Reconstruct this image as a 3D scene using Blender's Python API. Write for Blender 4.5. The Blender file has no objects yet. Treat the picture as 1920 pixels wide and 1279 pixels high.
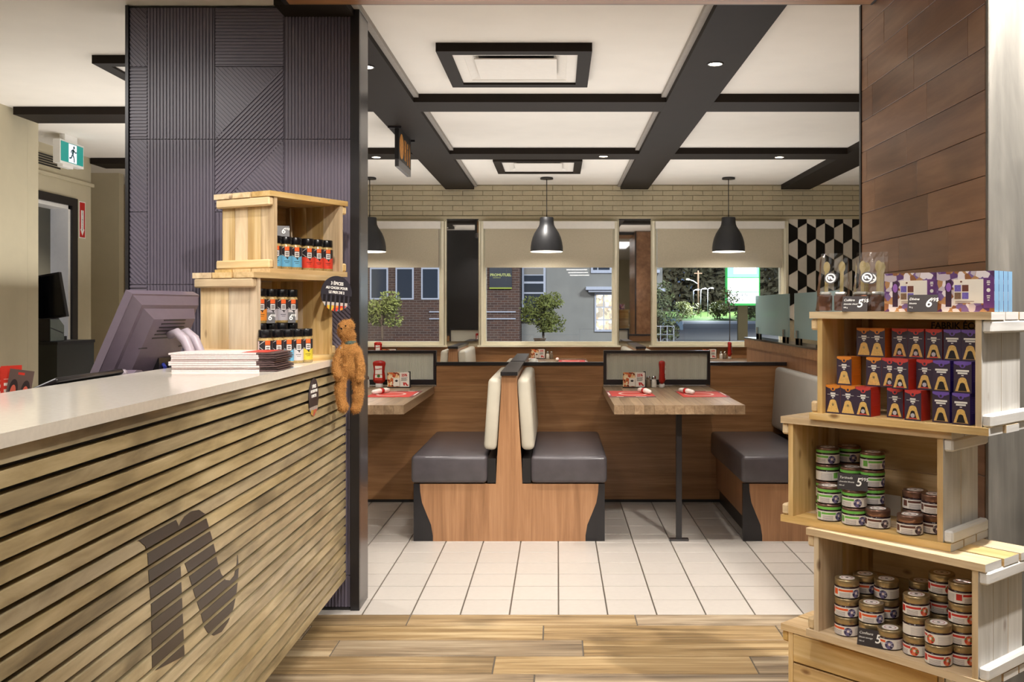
import bpy, bmesh, math, random
from mathutils import Vector, Matrix
random.seed(7)
sc = bpy.context.scene
C = sc.collection
R = math.radians

# ------------------------------------------------------------------ camera
CZ = 1.262                       # eye height
cam_d = bpy.data.cameras.new('camera'); cam = bpy.data.objects.new('camera', cam_d); C.objects.link(cam)
cam.location = (0, 0, CZ); cam.rotation_euler = (R(90), 0, 0)
cam_d.sensor_width = 36; cam_d.lens = 33.75
cam_d.shift_x = -85/1920; cam_d.shift_y = -59.5/1920
cam_d.clip_start = .05; cam_d.clip_end = 300
sc.camera = cam

# ------------------------------------------------------------------ world, exposure
w = bpy.data.worlds.new('night_sky'); sc.world = w; w.use_nodes = True
w.node_tree.nodes['Background'].inputs[0].default_value = (.035, .05, .085, 1)
w.node_tree.nodes['Background'].inputs[1].default_value = 3.0
vs = sc.view_settings
vs.view_transform = 'Standard'; vs.look = 'None'; vs.gamma = 1; vs.use_curve_mapping = False
vs.exposure = 0.65

# ------------------------------------------------------------------ lamps (large ones; fixtures keep their own)
WARM = (1.0, .94, .87); NEUT = (1.0, .97, .94); COOL = (.86, .93, 1.0)
def spot(name, loc, to, power, size=70, blend=.6, radius=.04, col=WARM):
    d = bpy.data.lights.new(name, 'SPOT'); d.energy = power; d.color = col
    d.spot_size = R(size); d.spot_blend = blend; d.shadow_soft_size = radius
    o = bpy.data.objects.new(name, d); C.objects.link(o); o.location = loc
    o.rotation_euler = (Vector(to) - Vector(loc)).to_track_quat('-Z', 'Y').to_euler()
    return o
def area(name, loc, rot, sx, sy, power, col=NEUT):
    d = bpy.data.lights.new(name, 'AREA'); d.shape = 'RECTANGLE'; d.size = sx; d.size_y = sy
    d.energy = power; d.color = col
    o = bpy.data.objects.new(name, d); C.objects.link(o); o.location = loc; o.rotation_euler = rot
    return o
def point(name, loc, power, radius=.1, col=WARM):
    d = bpy.data.lights.new(name, 'POINT'); d.energy = power; d.color = col; d.shadow_soft_size = radius
    o = bpy.data.objects.new(name, d); C.objects.link(o); o.location = loc
    return o
K = 1.0
# shop front (where the camera stands): added fixtureless fill lights and track spots
area('front_fill', (.3, .6, 2.77), (0, 0, 0), 2.6, 1.6, 12*K)
area('front_fill.001', (-2.4, 2.2, 2.52), (0, 0, 0), 1.2, 1.2, 34*K)
area('front_fill.002', (.2, -3.0, 2.77), (0, 0, 0), 3, 2.4, 22*K)
spot('track_spot', (1.42, 2.07, 2.74), (.85, 2.85, .7), 230*K, 85, .4, .03)
spot('track_spot.001', (.62, 1.6, 2.74), (.95, 2.7, .5), 20*K, 70, .5, .05)
spot('track_spot.002', (-.62, 2.55, 2.74), (-1.02, 3.65, 1.3), 60*K, 60, .5, .03)
spot('track_spot.003', (.1, 1.7, 2.74), (-.95, 2.8, .5), 85*K, 100, .6, .05)
# dining room: added unseen lights brightening the ceiling, and recessed downlights
area('dining_fill', (.2, 5.6, 1.40), (R(180), 0, 0), 2.6, 2.4, 16*K)
area('dining_fill.001', (.3, 8.3, 1.40), (R(180), 0, 0), 4.0, 2.0, 22*K)
area('dining_fill.002', (-2.7, 6.4, 1.40), (R(180), 0, 0), 1.2, 3.0, 15*K)
for i, (x, y) in enumerate([(-.35, 4.42), (.35, 4.42), (1.0, 4.42), (-1.3, 4.6), (-2.4, 6.9), (-2.6, 8.4), (2.4, 5.2), (2.4, 7.7), (-.2, 9.0), (-4.8, 7.4)]):  # last one is added to brighten the hall behind the doorway
    spot('downlight_lamp.%03d' % i, (x, y, 2.47), (x, y+.02, 0), (31 if i < 3 else 34)*K, 100, .8, .03)
# outside: added unseen area lights for the buildings, yard and woods
area('yard_fill', (-3, 14, 7), (R(25), 0, 0), 2, 2, 1100*K, NEUT)
area('yard_fill.001', (7, 17, 8), (R(20), 0, 0), 3, 3, 1800*K, COOL)
area('yard_fill.002', (16, 40, 11), (0, 0, 0), 6, 6, 3500*K, COOL)
area('yard_fill.003', (22, 116, 9), (R(70), 0, 0), 12, 3, 7000*K, NEUT)

# ------------------------------------------------------------------ small helpers
def xat(px, D): return (px - 1045) * D / 1800      # measured photo column at depth D -> metres
def zat(py, D): return CZ - (py - 580) * D / 1800
def srgb(r, g, b):
    f = lambda c: (c/12.92 if c <= .04045 else ((c+.055)/1.055)**2.4)
    return (f(r/255), f(g/255), f(b/255), 1)
MESH = {}
def link(name, me, parent=None, loc=(0, 0, 0), rot=(0, 0, 0)):
    o = bpy.data.objects.new(name, me); C.objects.link(o)
    o.location = loc; o.rotation_euler = rot
    if parent: o.parent = parent
    return o
def tag(o, label=None, cat=None, group=None, kind=None):
    if label: o['label'] = label
    if cat: o['category'] = cat
    if group: o['group'] = group
    if kind: o['kind'] = kind
    return o
def thing(name, label, cat, loc=(0, 0, 0), rz=0, group=None):
    o = link(name, None, None, loc, (0, 0, rz)); o.empty_display_size = .1
    return tag(o, label, cat, group)
def copy_tree(o, parent=None):
    c = o.copy(); C.objects.link(c); c.parent = parent
    for ch in [k for k in bpy.data.objects if k.parent == o]:
        copy_tree(ch, c)
    return c
KIDS = None
def bxm(sx, sy, sz, bev, mat, seg=1):
    key = (round(sx, 5), round(sy, 5), round(sz, 5), bev, seg, mat.name)
    if key in MESH: return MESH[key]
    bm = bmesh.new(); bmesh.ops.create_cube(bm, size=1)
    for v in bm.verts: v.co = (v.co.x*sx, v.co.y*sy, v.co.z*sz)
    if bev > 0:
        bmesh.ops.bevel(bm, geom=list(bm.edges), offset=min(bev, .49*min(sx, sy, sz)), segments=seg, affect='EDGES', profile=.5)
    me = bpy.data.meshes.new('box'); bm.to_mesh(me); bm.free(); me.materials.append(mat)
    if seg > 1:
        for p in me.polygons: p.use_smooth = True
    MESH[key] = me
    return me
def B(name, x0, x1, y0, y1, z0, z1, mat, parent=None, bev=.0, seg=1, rot=(0, 0, 0)):
    return link(name, bxm(abs(x1-x0), abs(y1-y0), abs(z1-z0), bev, mat, seg), parent,
                ((x0+x1)/2, (y0+y1)/2, (z0+z1)/2), rot)
class MB:
    """collects shapes for ONE mesh"""
    def __init__(s): s.v = []; s.f = []; s.mi = []; s.sm = []
    def add(s, vs_, fs, m=0, smooth=False):
        n = len(s.v); s.v += [tuple(v) for v in vs_]
        for f in fs: s.f.append([n+i for i in f]); s.mi.append(m); s.sm.append(smooth)
        return s
    def box(s, x0, x1, y0, y1, z0, z1, m=0):
        vs_ = [(x, y, z) for z in (z0, z1) for y in (y0, y1) for x in (x0, x1)]
        return s.add(vs_, [(0, 2, 3, 1), (4, 5, 7, 6), (0, 1, 5, 4), (2, 6, 7, 3), (0, 4, 6, 2), (1, 3, 7, 5)], m)
    def prism(s, pts, fn, a, b, m=0, mside=None):
        """pts 2D polygon; fn(p, q, t) -> 3D; from t=a to t=b"""
        n = len(pts)
        vs_ = [fn(p[0], p[1], a) for p in pts] + [fn(p[0], p[1], b) for p in pts]
        s.add(vs_, [list(range(n))[::-1], list(range(n, 2*n))], m)
        k = len(s.v) - 2*n
        for i in range(n):
            s.f.append([k+i, k+(i+1) % n, k+n+(i+1) % n, k+n+i]); s.mi.append(m if mside is None else mside); s.sm.append(False)
        return s
    def lathe(s, prof, n=24, m=0, c=(0, 0), cap=True, smooth=True, sx=1, sy=1, zoff=0):
        vs_ = []
        for r, z in prof:
            for i in range(n):
                a = 2*math.pi*i/n
                vs_.append((c[0]+r*math.cos(a)*sx, c[1]+r*math.sin(a)*sy, z+zoff))
        fs = []
        for j in range(len(prof)-1):
            for i in range(n):
                fs.append((j*n+i, j*n+(i+1) % n, (j+1)*n+(i+1) % n, (j+1)*n+i))
        s.add(vs_, fs, m, smooth)
        if cap:
            k = len(s.v) - len(vs_)
            s.f.append([k+i for i in range(n)][::-1]); s.mi.append(m); s.sm.append(False)
            s.f.append([k+(len(prof)-1)*n+i for i in range(n)]); s.mi.append(m); s.sm.append(False)
        return s
    def tube(s, path, r, n=8, m=0, smooth=True):
        path = [Vector(p) for p in path]; rings = []
        for i, p in enumerate(path):
            d = (path[min(i+1, len(path)-1)] - path[max(i-1, 0)]).normalized()
            a = d.cross(Vector((0, 0, 1)));
            if a.length < 1e-3: a = d.cross(Vector((1, 0, 0)))
            a.normalize(); b = d.cross(a)
            rr = r[i] if isinstance(r, (list, tuple)) else r
            rings.append([p + a*rr*math.cos(2*math.pi*k/n) + b*rr*math.sin(2*math.pi*k/n) for k in range(n)])
        vs_ = [v for g in rings for v in g]
        fs = [(j*n+i, j*n+(i+1) % n, (j+1)*n+(i+1) % n, (j+1)*n+i) for j in range(len(path)-1) for i in range(n)]
        fs += [list(range(n))[::-1], [(len(path)-1)*n+i for i in range(n)]]
        return s.add(vs_, fs, m, smooth)
    def mesh(s, mats, name='mesh', weld=False):
        me = bpy.data.meshes.new(name); me.from_pydata(s.v, [], s.f)
        for m in (mats if isinstance(mats, (list, tuple)) else [mats]): me.materials.append(m)
        for p, i, sm in zip(me.polygons, s.mi, s.sm): p.material_index = i; p.use_smooth = sm
        bm = bmesh.new(); bm.from_mesh(me)
        bmesh.ops.recalc_face_normals(bm, faces=bm.faces); bm.to_mesh(me); bm.free()
        me.update(); return me
    def build(s, name, mats, parent=None, loc=(0, 0, 0), rot=(0, 0, 0)):
        return link(name, s.mesh(mats), parent, loc, rot)
def ST(name, x0, x1, y0, y1, z0, z1, mat, parent=None):
    """piece of the setting with its origin at the world origin (children use world coordinates)"""
    o = MB().box(x0, x1, y0, y1, z0, z1).build(name, mat, parent)
    return tag(o, kind='structure')
XZ = lambda p, q, t: (p, t, q)
YZ = lambda p, q, t: (t, p, q)
XY = lambda p, q, t: (p, q, t)
def clip(poly, nx, ny, c):
    """keep nx*x+ny*y<=c"""
    out = []
    for i in range(len(poly)):
        a, b = poly[i], poly[(i+1) % len(poly)]
        da, db = nx*a[0]+ny*a[1]-c, nx*b[0]+ny*b[1]-c
        if da <= 0: out.append(a)
        if (da < 0 < db) or (db < 0 < da):
            t = da/(da-db); out.append((a[0]+(b[0]-a[0])*t, a[1]+(b[1]-a[1])*t))
    return out
def cliprect(poly, x0, x1, y0, y1):
    for n in ((1, 0, x1), (-1, 0, -x0), (0, 1, y1), (0, -1, -y0)):
        if len(poly) > 2: poly = clip(poly, *n)
    return poly
def parea(p): return abs(sum(p[i][0]*p[(i+1) % len(p)][1]-p[(i+1) % len(p)][0]*p[i][1] for i in range(len(p))))/2
TXT = {}
def textmesh(body, size, mat, align='CENTER', shear=0, bold=0, ext=.0004, sx=1.0):
    key = (body, size, mat.name, align, shear, bold, sx)
    if key in TXT: return TXT[key]
    cu = bpy.data.curves.new('lettering', 'FONT'); cu.body = body; cu.size = size; cu.align_x = align; cu.align_y = 'CENTER'
    cu.shear = shear; cu.offset = bold; cu.extrude = ext; cu.resolution_u = 3
    o = bpy.data.objects.new('tmp', cu); C.objects.link(o)
    bpy.context.view_layer.update()
    dg = bpy.context.evaluated_depsgraph_get()
    me = bpy.data.meshes.new_from_object(o.evaluated_get(dg))
    bpy.data.objects.remove(o)
    if sx != 1.0:
        for v in me.vertices: v.co.x *= sx
    me.materials.clear(); me.materials.append(mat)
    TXT[key] = me
    return me
def T(body, size, mat, parent, loc, rot=(R(90), 0, 0), **k):
    return link('lettering', textmesh(body, size, mat, **k), parent, loc, rot)
# ------------------------------------------------------------------ materials
class X:
    """little expression builder for shader masks"""
    def __init__(s, t, k): s.t = t; s.k = k
    def op(s, o, b=None, c=None):
        n = s.t.nodes.new('ShaderNodeMath'); n.operation = o
        for i, v in enumerate((s, b, c)):
            if v is None: continue
            if isinstance(v, X): s.t.links.new(v.k, n.inputs[i])
            else: n.inputs[i].default_value = v
        return X(s.t, n.outputs[0])
    def __add__(s, b): return s.op('ADD', b)
    def __sub__(s, b): return s.op('SUBTRACT', b)
    def __mul__(s, b): return s.op('MULTIPLY', b)
    def __truediv__(s, b): return s.op('DIVIDE', b)
    def lt(s, b): return s.op('LESS_THAN', b)
    def gt(s, b): return s.op('GREATER_THAN', b)
    def ab(s): return s.op('ABSOLUTE')
    def mx(s, b): return s.op('MAXIMUM', b)
    def sin(s): return s.op('SINE')
    def frac(s): return s.op('FRACT')
def node(t, typ, **inp):
    n = t.nodes.new(typ)
    for k, v in inp.items():
        k = k.replace('_', ' ')
        if isinstance(v, X): t.links.new(v.k, n.inputs[k])
        elif isinstance(v, bpy.types.NodeSocket): t.links.new(v, n.inputs[k])
        else: n.inputs[k].default_value = v
    return n
def mixc(t, fac, a, b):
    n = t.nodes.new('ShaderNodeMix'); n.data_type = 'RGBA'
    for k, v in ((0, fac), (6, a), (7, b)):
        if isinstance(v, X): t.links.new(v.k, n.inputs[k])
        elif isinstance(v, bpy.types.NodeSocket): t.links.new(v, n.inputs[k])
        else: n.inputs[k].default_value = v
    return n.outputs[2]
def new(name, col=(.5, .5, .5, 1), rough=.5, metal=0, spec=.5, **kw):
    m = bpy.data.materials.new(name); m.use_nodes = True
    t = m.node_tree; b = t.nodes['Principled BSDF']
    b.inputs['Base Color'].default_value = col; b.inputs['Roughness'].default_value = rough
    b.inputs['Metallic'].default_value = metal; b.inputs['Specular IOR Level'].default_value = spec
    for k, v in kw.items(): b.inputs[k.replace('_', ' ')].default_value = v
    return m, t, b
def obj_coord(t, rnd=0.0):
    tc = t.nodes.new('ShaderNodeTexCoord')
    if not rnd: return tc.outputs['Object']
    oi = t.nodes.new('ShaderNodeObjectInfo')
    mul = t.nodes.new('ShaderNodeVectorMath'); mul.operation = 'SCALE'
    cb = t.nodes.new('ShaderNodeCombineXYZ')
    for i in range(3): t.links.new(oi.outputs['Random'], cb.inputs[i])
    t.links.new(cb.outputs[0], mul.inputs[0]); mul.inputs['Scale'].default_value = rnd
    add = t.nodes.new('ShaderNodeVectorMath'); t.links.new(tc.outputs['Object'], add.inputs[0]); t.links.new(mul.outputs[0], add.inputs[1])
    return add.outputs[0]
def ramp(t, fac, stops):
    r = t.nodes.new('ShaderNodeValToRGB'); t.links.new(fac, r.inputs[0])
    e = r.color_ramp.elements
    e[0].position, e[0].color = stops[0]; e[1].position, e[1].color = stops[-1]
    for p, c in stops[1:-1]:
        k = e.new(p); k.color = c
    return r.outputs[0]
def plain(name, rgb, rough=.5, metal=0, noise=.06, nscale=30, bump=0, spec=.5, vary=0):
    """flat colour with a little mottling"""
    m, t, b = new(name, srgb(*rgb), rough, metal, spec)
    c = srgb(*rgb); n = node(t, 'ShaderNodeTexNoise', Vector=obj_coord(t, 9), Scale=nscale, Detail=4.0)
    lo = tuple(max(0, v*(1-noise)) for v in c[:3])+(1,); hi = tuple(v*(1+noise) for v in c[:3])+(1,)
    col = ramp(t, n.outputs['Fac'], [(.3, lo), (.7, hi)])
    if vary:
        oi = t.nodes.new('ShaderNodeObjectInfo'); hs = t.nodes.new('ShaderNodeHueSaturation')
        v = X(t, oi.outputs['Random'])*vary + (1-vary/2)
        t.links.new(v.k, hs.inputs['Value']); t.links.new(col, hs.inputs['Color']); col = hs.outputs[0]
    t.links.new(col, b.inputs['Base Color'])
    if bump:
        bp = node(t, 'ShaderNodeBump', Strength=bump, Distance=.01, Height=n.outputs['Fac']); t.links.new(bp.outputs[0], b.inputs['Normal'])
    return m
def wood(name, c1, c2, c3=None, grain='x', scale=14, stretch=14, rough=.5, bump=.15, vary=.25, ring=.0, hue=0, spec=.5, knots=0):
    m, t, b = new(name, srgb(*c1), rough, 0, spec)
    co = obj_coord(t, 37)
    mp = t.nodes.new('ShaderNodeMapping'); t.links.new(co, mp.inputs['Vector'])
    s = [scale]*3; s['xyz'.index(grain)] = scale/stretch
    mp.inputs['Scale'].default_value = s
    n = node(t, 'ShaderNodeTexNoise', Vector=mp.outputs[0], Scale=1.0, Detail=7.0, Roughness=.62, Distortion=.6)
    mp2 = t.nodes.new('ShaderNodeMapping'); t.links.new(co, mp2.inputs['Vector'])
    s2 = [scale*5]*3; s2['xyz'.index(grain)] = scale/stretch*2
    mp2.inputs['Scale'].default_value = s2
    n2 = node(t, 'ShaderNodeTexNoise', Vector=mp2.outputs[0], Scale=1.0, Detail=3.0)
    f = X(t, n.outputs['Fac'])*.72 + X(t, n2.outputs['Fac'])*.28
    st = [(.32, srgb(*c1)), (.68, srgb(*c2))]
    if c3: st = [(.3, srgb(*c1)), (.5, srgb(*c2)), (.68, srgb(*c3))]
    col = ramp(t, f.k, st)
    if ring:
        big = node(t, 'ShaderNodeTexNoise', Vector=co, Scale=3.0, Detail=2.0)
        dk = (X(t, big.outputs['Fac'])-.58).mx(0.0)*6*ring
        col = mixc(t, dk, col, srgb(*[int(v*.55) for v in c1]))
    if knots:
        mk = t.nodes.new('ShaderNodeMapping'); t.links.new(co, mk.inputs['Vector'])
        s3 = [11.]*3; s3['xyz'.index(grain)] = 5.5
        mk.inputs['Scale'].default_value = s3
        vo = node(t, 'ShaderNodeTexVoronoi', Vector=mk.outputs[0], Scale=1.0)
        dd = X(t, vo.outputs['Distance']) + X(t, n2.outputs['Fac'])*.06
        kf = ((dd*-1.0 + .15)*14).mx(0.0).op('MINIMUM', 1.0)*knots
        col = mixc(t, kf, col, srgb(112, 74, 44))
    if vary:
        oi = t.nodes.new('ShaderNodeObjectInfo'); hs = t.nodes.new('ShaderNodeHueSaturation')
        v = X(t, oi.outputs['Random'])*vary + (1-vary/2)
        t.links.new(v.k, hs.inputs['Value']); t.links.new(col, hs.inputs['Color'])
        if hue:
            r2 = (X(t, oi.outputs['Random'])*7.31).frac()*hue + (1-hue/2); t.links.new(r2.k, hs.inputs['Saturation'])
        col = hs.outputs[0]
    t.links.new(col, b.inputs['Base Color'])
    if bump:
        bp = node(t, 'ShaderNodeBump', Strength=bump, Distance=.004, Height=f); t.links.new(bp.outputs[0], b.inputs['Normal'])
    return m
def emit(name, rgb, strength):
    m, t, b = new(name, srgb(*rgb), .5)
    b.inputs['Emission Color'].default_value = srgb(*rgb); b.inputs['Emission Strength'].default_value = strength
    return m
def masked(name, base, layers, rough=.5, coords=None, spec=.5):
    """layers: list of (mask function(u,v,t) -> X, colour or socket fn). u,v from local x,z by default"""
    m, t, b = new(name, srgb(*base), rough, 0, spec)
    tc = t.nodes.new('ShaderNodeTexCoord'); sp = t.nodes.new('ShaderNodeSeparateXYZ'); t.links.new(tc.outputs['Object'], sp.inputs[0])
    x, y, z = (X(t, sp.outputs[i]) for i in range(3))
    if coords == 'cyl':
        a = x.op('ARCTAN2', y*-1.0); u, v = a, z
    elif coords == 'xy': u, v = x, y
    elif coords == 'yz': u, v = y, z
    else: u, v = x, z
    col = srgb(*base)
    for fn, c in layers:
        cc = c(t, tc.outputs['Object']) if callable(c) else srgb(*c)
        col = mixc(t, fn(u, v), col, cc)
    if isinstance(col, tuple): b.inputs['Base Color'].default_value = col
    else: t.links.new(col, b.inputs['Base Color'])
    return m
def rect(a, b_, c, d): return lambda u, v: u.gt(a)*u.lt(b_)*v.gt(c)*v.lt(d)
def disc(cu, cv, r, ru=None):
    ru = ru or r
    return lambda u, v: (((u-cu)/ru)*((u-cu)/ru) + ((v-cv)/r)*((v-cv)/r)).lt(1.0)
def lines(a, b_, c, d, n, duty=.5):
    return lambda u, v: u.gt(a)*u.lt(b_)*v.gt(c)*v.lt(d)*(((v-c)*(n/(d-c))).frac().lt(duty))
def mottled(cols, scale):
    def f(t, co):
        vo = node(t, 'ShaderNodeTexVoronoi', Vector=co, Scale=scale)
        sp = t.nodes.new('ShaderNodeSeparateColor'); t.links.new(vo.outputs['Color'], sp.inputs[0])
        n = len(cols)
        r = t.nodes.new('ShaderNodeValToRGB'); r.color_ramp.interpolation = 'CONSTANT'; t.links.new(sp.outputs[0], r.inputs[0])
        e = r.color_ramp.elements; e[0].position = 0; e[0].color = srgb(*cols[0]); e[1].position = 1/n; e[1].color = srgb(*cols[1])
        for i in range(2, n): k = e.new(i/n); k.color = srgb(*cols[i])
        return r.outputs[0]
    return f

M = {}
M['ceil'] = plain('ceiling_paint', (226, 221, 212), .9, noise=.02, nscale=5)
M['wall'] = plain('beige_paint', (194, 184, 156), .75, noise=.03, nscale=8)
M['brickp'] = plain('painted_brick', (180, 167, 138), .7, noise=.04, nscale=60, bump=.2, vary=.06)
M['mortar'] = plain('painted_mortar', (168, 156, 129), .8, noise=.05)
M['beam'] = plain('beam_laminate', (36, 30, 25), .6, noise=.06, nscale=12, spec=.12)
M['black'] = plain('black_paint', (28, 26, 26), .4, noise=.08)
M['blackm'] = plain('black_metal', (34, 32, 34), .28, metal=.0, noise=.1, nscale=20)
M['blackg'] = plain('black_gloss', (14, 14, 18), .12, noise=.1)
M['column'] = plain('ribbed_panel', (98, 91, 104), .33, noise=.04, nscale=6)
M['steel'] = plain('dark_steel', (96, 94, 96), .25, metal=.75, noise=.12, nscale=7)
M['chrome'] = plain('chrome', (190, 190, 190), .15, metal=1, noise=.03)
M['plank'] = wood('wall_plank', (102, 70, 48), (130, 94, 67), (152, 116, 86), grain='y', scale=10, stretch=7, rough=.30, bump=.05, vary=.28, ring=.25)
M['greyw'] = wood('weathered_board', (66, 64, 60), (104, 101, 95), (146, 142, 134), grain='z', scale=6, stretch=8, rough=.7, bump=.2, vary=.1, ring=.5)
M['pine'] = wood('pine', (166, 132, 86), (208, 178, 130), (230, 208, 166), grain='x', scale=16, stretch=10, rough=.6, bump=.35, vary=.28, ring=.45, hue=.45, knots=.8)
M['pinev'] = wood('pine_upright', (164, 134, 94), (206, 178, 134), (228, 206, 168), grain='z', scale=16, stretch=10, rough=.6, bump=.35, vary=.28, ring=.45, hue=.5, knots=.8)
M['piney'] = wood('pine_cross', (190, 156, 106), (214, 184, 132), (234, 208, 162), grain='y', scale=16, stretch=10, rough=.6, bump=.3, vary=.2, ring=.4, hue=.4, knots=.7)
M['wpinev'] = wood('whitewashed_upright', (176, 172, 164), (208, 205, 199), (228, 226, 221), grain='z', scale=16, stretch=9, rough=.65, bump=.3, vary=.14, ring=.6, knots=.5)
M['wpiney'] = wood('whitewashed_cross', (200, 198, 194), (224, 223, 220), (238, 237, 234), grain='y', scale=16, stretch=9, rough=.6, bump=.3, vary=.1, ring=.3)
M['quartz'] = plain('quartz', (226, 218, 205), .12, noise=.04, nscale=90)
M['slat'] = wood('stained_slat', (106, 93, 68), (164, 147, 112), (196, 180, 144), grain='y', scale=12, stretch=5, rough=.40, bump=.06, vary=.17, ring=.5, hue=.2)
M['slatback'] = plain('slat_backing', (40, 34, 27), .6)
M['inlay'] = wood('dark_inlay', (50, 43, 38), (62, 54, 48), grain='y', scale=14, stretch=5, rough=.4, bump=.04, vary=.12)
M['lamv'] = wood('booth_laminate_upright', (138, 98, 66), (164, 120, 84), (182, 138, 100), grain='z', scale=26, stretch=16, rough=.34, bump=.03, vary=.06)
M['lamh'] = wood('booth_laminate', (126, 88, 54), (156, 112, 72), (180, 136, 92), grain='x', scale=24, stretch=14, rough=.32, bump=.03, vary=.06)
M['lamy'] = wood('booth_laminate_side', (140, 98, 66), (164, 118, 82), (182, 136, 98), grain='z', scale=26, stretch=14, rough=.34, bump=.03, vary=.06)
M['stave'] = wood('table_stave', (116, 93, 70), (146, 121, 94), (172, 148, 118), grain='y', scale=22, stretch=12, rough=.32, bump=.03, vary=.42)
M['vinyl'] = plain('black_vinyl', (78, 73, 76), .30, noise=.14, nscale=14, bump=.05)
M['vinylg'] = plain('cream_vinyl', (196, 189, 172), .33, noise=.05, nscale=9, bump=.03)
M['vinylgr'] = plain('grey_vinyl', (160, 156, 148), .35, noise=.05, nscale=9, bump=.03)
M['tile'] = plain('floor_tile', (190, 183, 175), .35, noise=.025, nscale=40, vary=.05)
M['fplank'] = wood('plank_tile', (66, 51, 36), (152, 129, 97), (200, 180, 146), grain='x', scale=19, stretch=16, rough=.36, bump=.06, vary=.30, ring=.5, hue=.4)
M['frame'] = plain('window_frame', (234, 226, 200), .5, noise=.02)
M['blind'] = plain('blind_fabric', (192, 181, 157), .85, noise=.04, nscale=70)
M['valance'] = plain('blind_valance', (228, 222, 212), .6, noise=.02)
M['white'] = plain('white_plastic', (235, 233, 228), .4, noise=.02)
M['diff'] = plain('diffuser_white', (224, 219, 210), .5, noise=.02)
M['paper'] = plain('paper', (236, 230, 220), .7, noise=.02)
M['grout'] = plain('floor_grout', (92, 84, 74), .8)
M['ink'] = plain('dark_ink', (40, 34, 34), .6)
M['whiteink'] = plain('white_ink', (240, 238, 232), .6, noise=.01)
M['redink'] = plain('red_ink', (196, 34, 30), .5)
M['orangeink'] = plain('orange_ink', (222, 130, 40), .5)
M['card'] = plain('price_card', (52, 46, 46), .45, noise=.06)
M['hexw'] = plain('white_hex_tile', (206, 197, 182), .15, noise=.03)
M['hexb'] = plain('black_hex_tile', (16, 15, 16), .1, noise=.08)
M['lid'] = plain('black_lid', (18, 17, 20), .25)
M['gold'] = plain('gold_lid', (176, 156, 118), .3, metal=.75, noise=.04)
M['bronze'] = plain('bronze_lid', (128, 96, 82), .28, metal=.7, noise=.04)
M['greenband'] = plain('green_band', (116, 190, 84), .4)
M['mirror'] = new('mirror', (.82, .82, .82, 1), .02, 1)[0]
M['beamlit'] = plain('beam_lit_side', (150, 144, 136), .7)
def glassy(name, tint=(1, 1, 1, 1), rough=.0, refl=1.0):
    m = bpy.data.materials.new(name); m.use_nodes = True; t = m.node_tree
    t.nodes.remove(t.nodes['Principled BSDF'])
    tr = node(t, 'ShaderNodeBsdfTransparent', Color=tint); gl = node(t, 'ShaderNodeBsdfGlossy', Color=(refl, refl, refl, 1), Roughness=rough)
    fr = node(t, 'ShaderNodeFresnel', IOR=1.5); mx = t.nodes.new('ShaderNodeMixShader')
    t.links.new(fr.outputs[0], mx.inputs[0]); t.links.new(tr.outputs[0], mx.inputs[1]); t.links.new(gl.outputs[0], mx.inputs[2])
    t.links.new(mx.outputs[0], t.nodes['Material Output'].inputs[0])
    return m
M['glass'] = glassy('window_glass', (.93, .95, .95, 1))
M['film'] = glassy('clear_film', (.97, .97, .97, 1), .08)
def frosted(name, col, tmix=.35, tl_=.45):
    m = bpy.data.materials.new(name); m.use_nodes = True; t = m.node_tree
    b = t.nodes['Principled BSDF']; b.inputs['Base Color'].default_value = srgb(*col); b.inputs['Roughness'].default_value = .12
    tl = node(t, 'ShaderNodeBsdfTranslucent', Color=srgb(*col)); tp = node(t, 'ShaderNodeBsdfTransparent', Color=srgb(*col))
    m1 = t.nodes.new('ShaderNodeMixShader'); m1.inputs[0].default_value = tl_
    t.links.new(b.outputs[0], m1.inputs[1]); t.links.new(tl.outputs[0], m1.inputs[2])
    m2 = t.nodes.new('ShaderNodeMixShader'); m2.inputs[0].default_value = tmix
    t.links.new(m1.outputs[0], m2.inputs[1]); t.links.new(tp.outputs[0], m2.inputs[2])
    t.links.new(m2.outputs[0], t.nodes['Material Output'].inputs[0])
    return m
M['frost'] = frosted('frosted_glass', (206, 228, 230), .26)
M['ribbed'] = frosted('ribbed_glass', (238, 238, 228), .12, .30)

def screen_fabric():
    """blind cloth with a fine open weave"""
    m = M['blind']; t = m.node_tree; b = t.nodes['Principled BSDF']; out = t.nodes['Material Output']
    tp = node(t, 'ShaderNodeBsdfTransparent'); mx = t.nodes.new('ShaderNodeMixShader'); mx.inputs[0].default_value = .10
    t.links.new(b.outputs[0], mx.inputs[1]); t.links.new(tp.outputs[0], mx.inputs[2]); t.links.new(mx.outputs[0], out.inputs[0])
screen_fabric()
# ------------------------------------------------------------------ floor
DW = 9.85                                    # window wall
H = 2.54                                     # dining ceiling
YT = 3.967                                   # seam between plank tiles and square tiles
TW = .2033
def floor_mat():
    m, t, b = new('floor_base', srgb(214, 205, 194), .4)
    tc = t.nodes.new('ShaderNodeTexCoord'); mp = t.nodes.new('ShaderNodeMapping'); t.links.new(tc.outputs['Object'], mp.inputs[0])
    mp.inputs['Location'].default_value = (-.005, -YT, 0)
    br = node(t, 'ShaderNodeTexBrick', Vector=mp.outputs[0], Color1=srgb(196, 188, 178), Color2=srgb(190, 182, 172), Mortar=srgb(92, 84, 74), Scale=1.0)
    br.offset = 0; br.inputs['Brick Width'].default_value = TW; br.inputs['Row Height'].default_value = TW; br.inputs['Mortar Size'].default_value = .0035
    t.links.new(br.outputs['Color'], b.inputs['Base Color'])
    return m
fl = MB().box(-5.2, 4.4, -10.2, 10.0, -.08, -.005).build('floor', floor_mat()); tag(fl, kind='structure')
sub = B('grout_bed', -1.6, 3.0, .2, YT, -.0049, -.003, M['grout'], fl)
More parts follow.
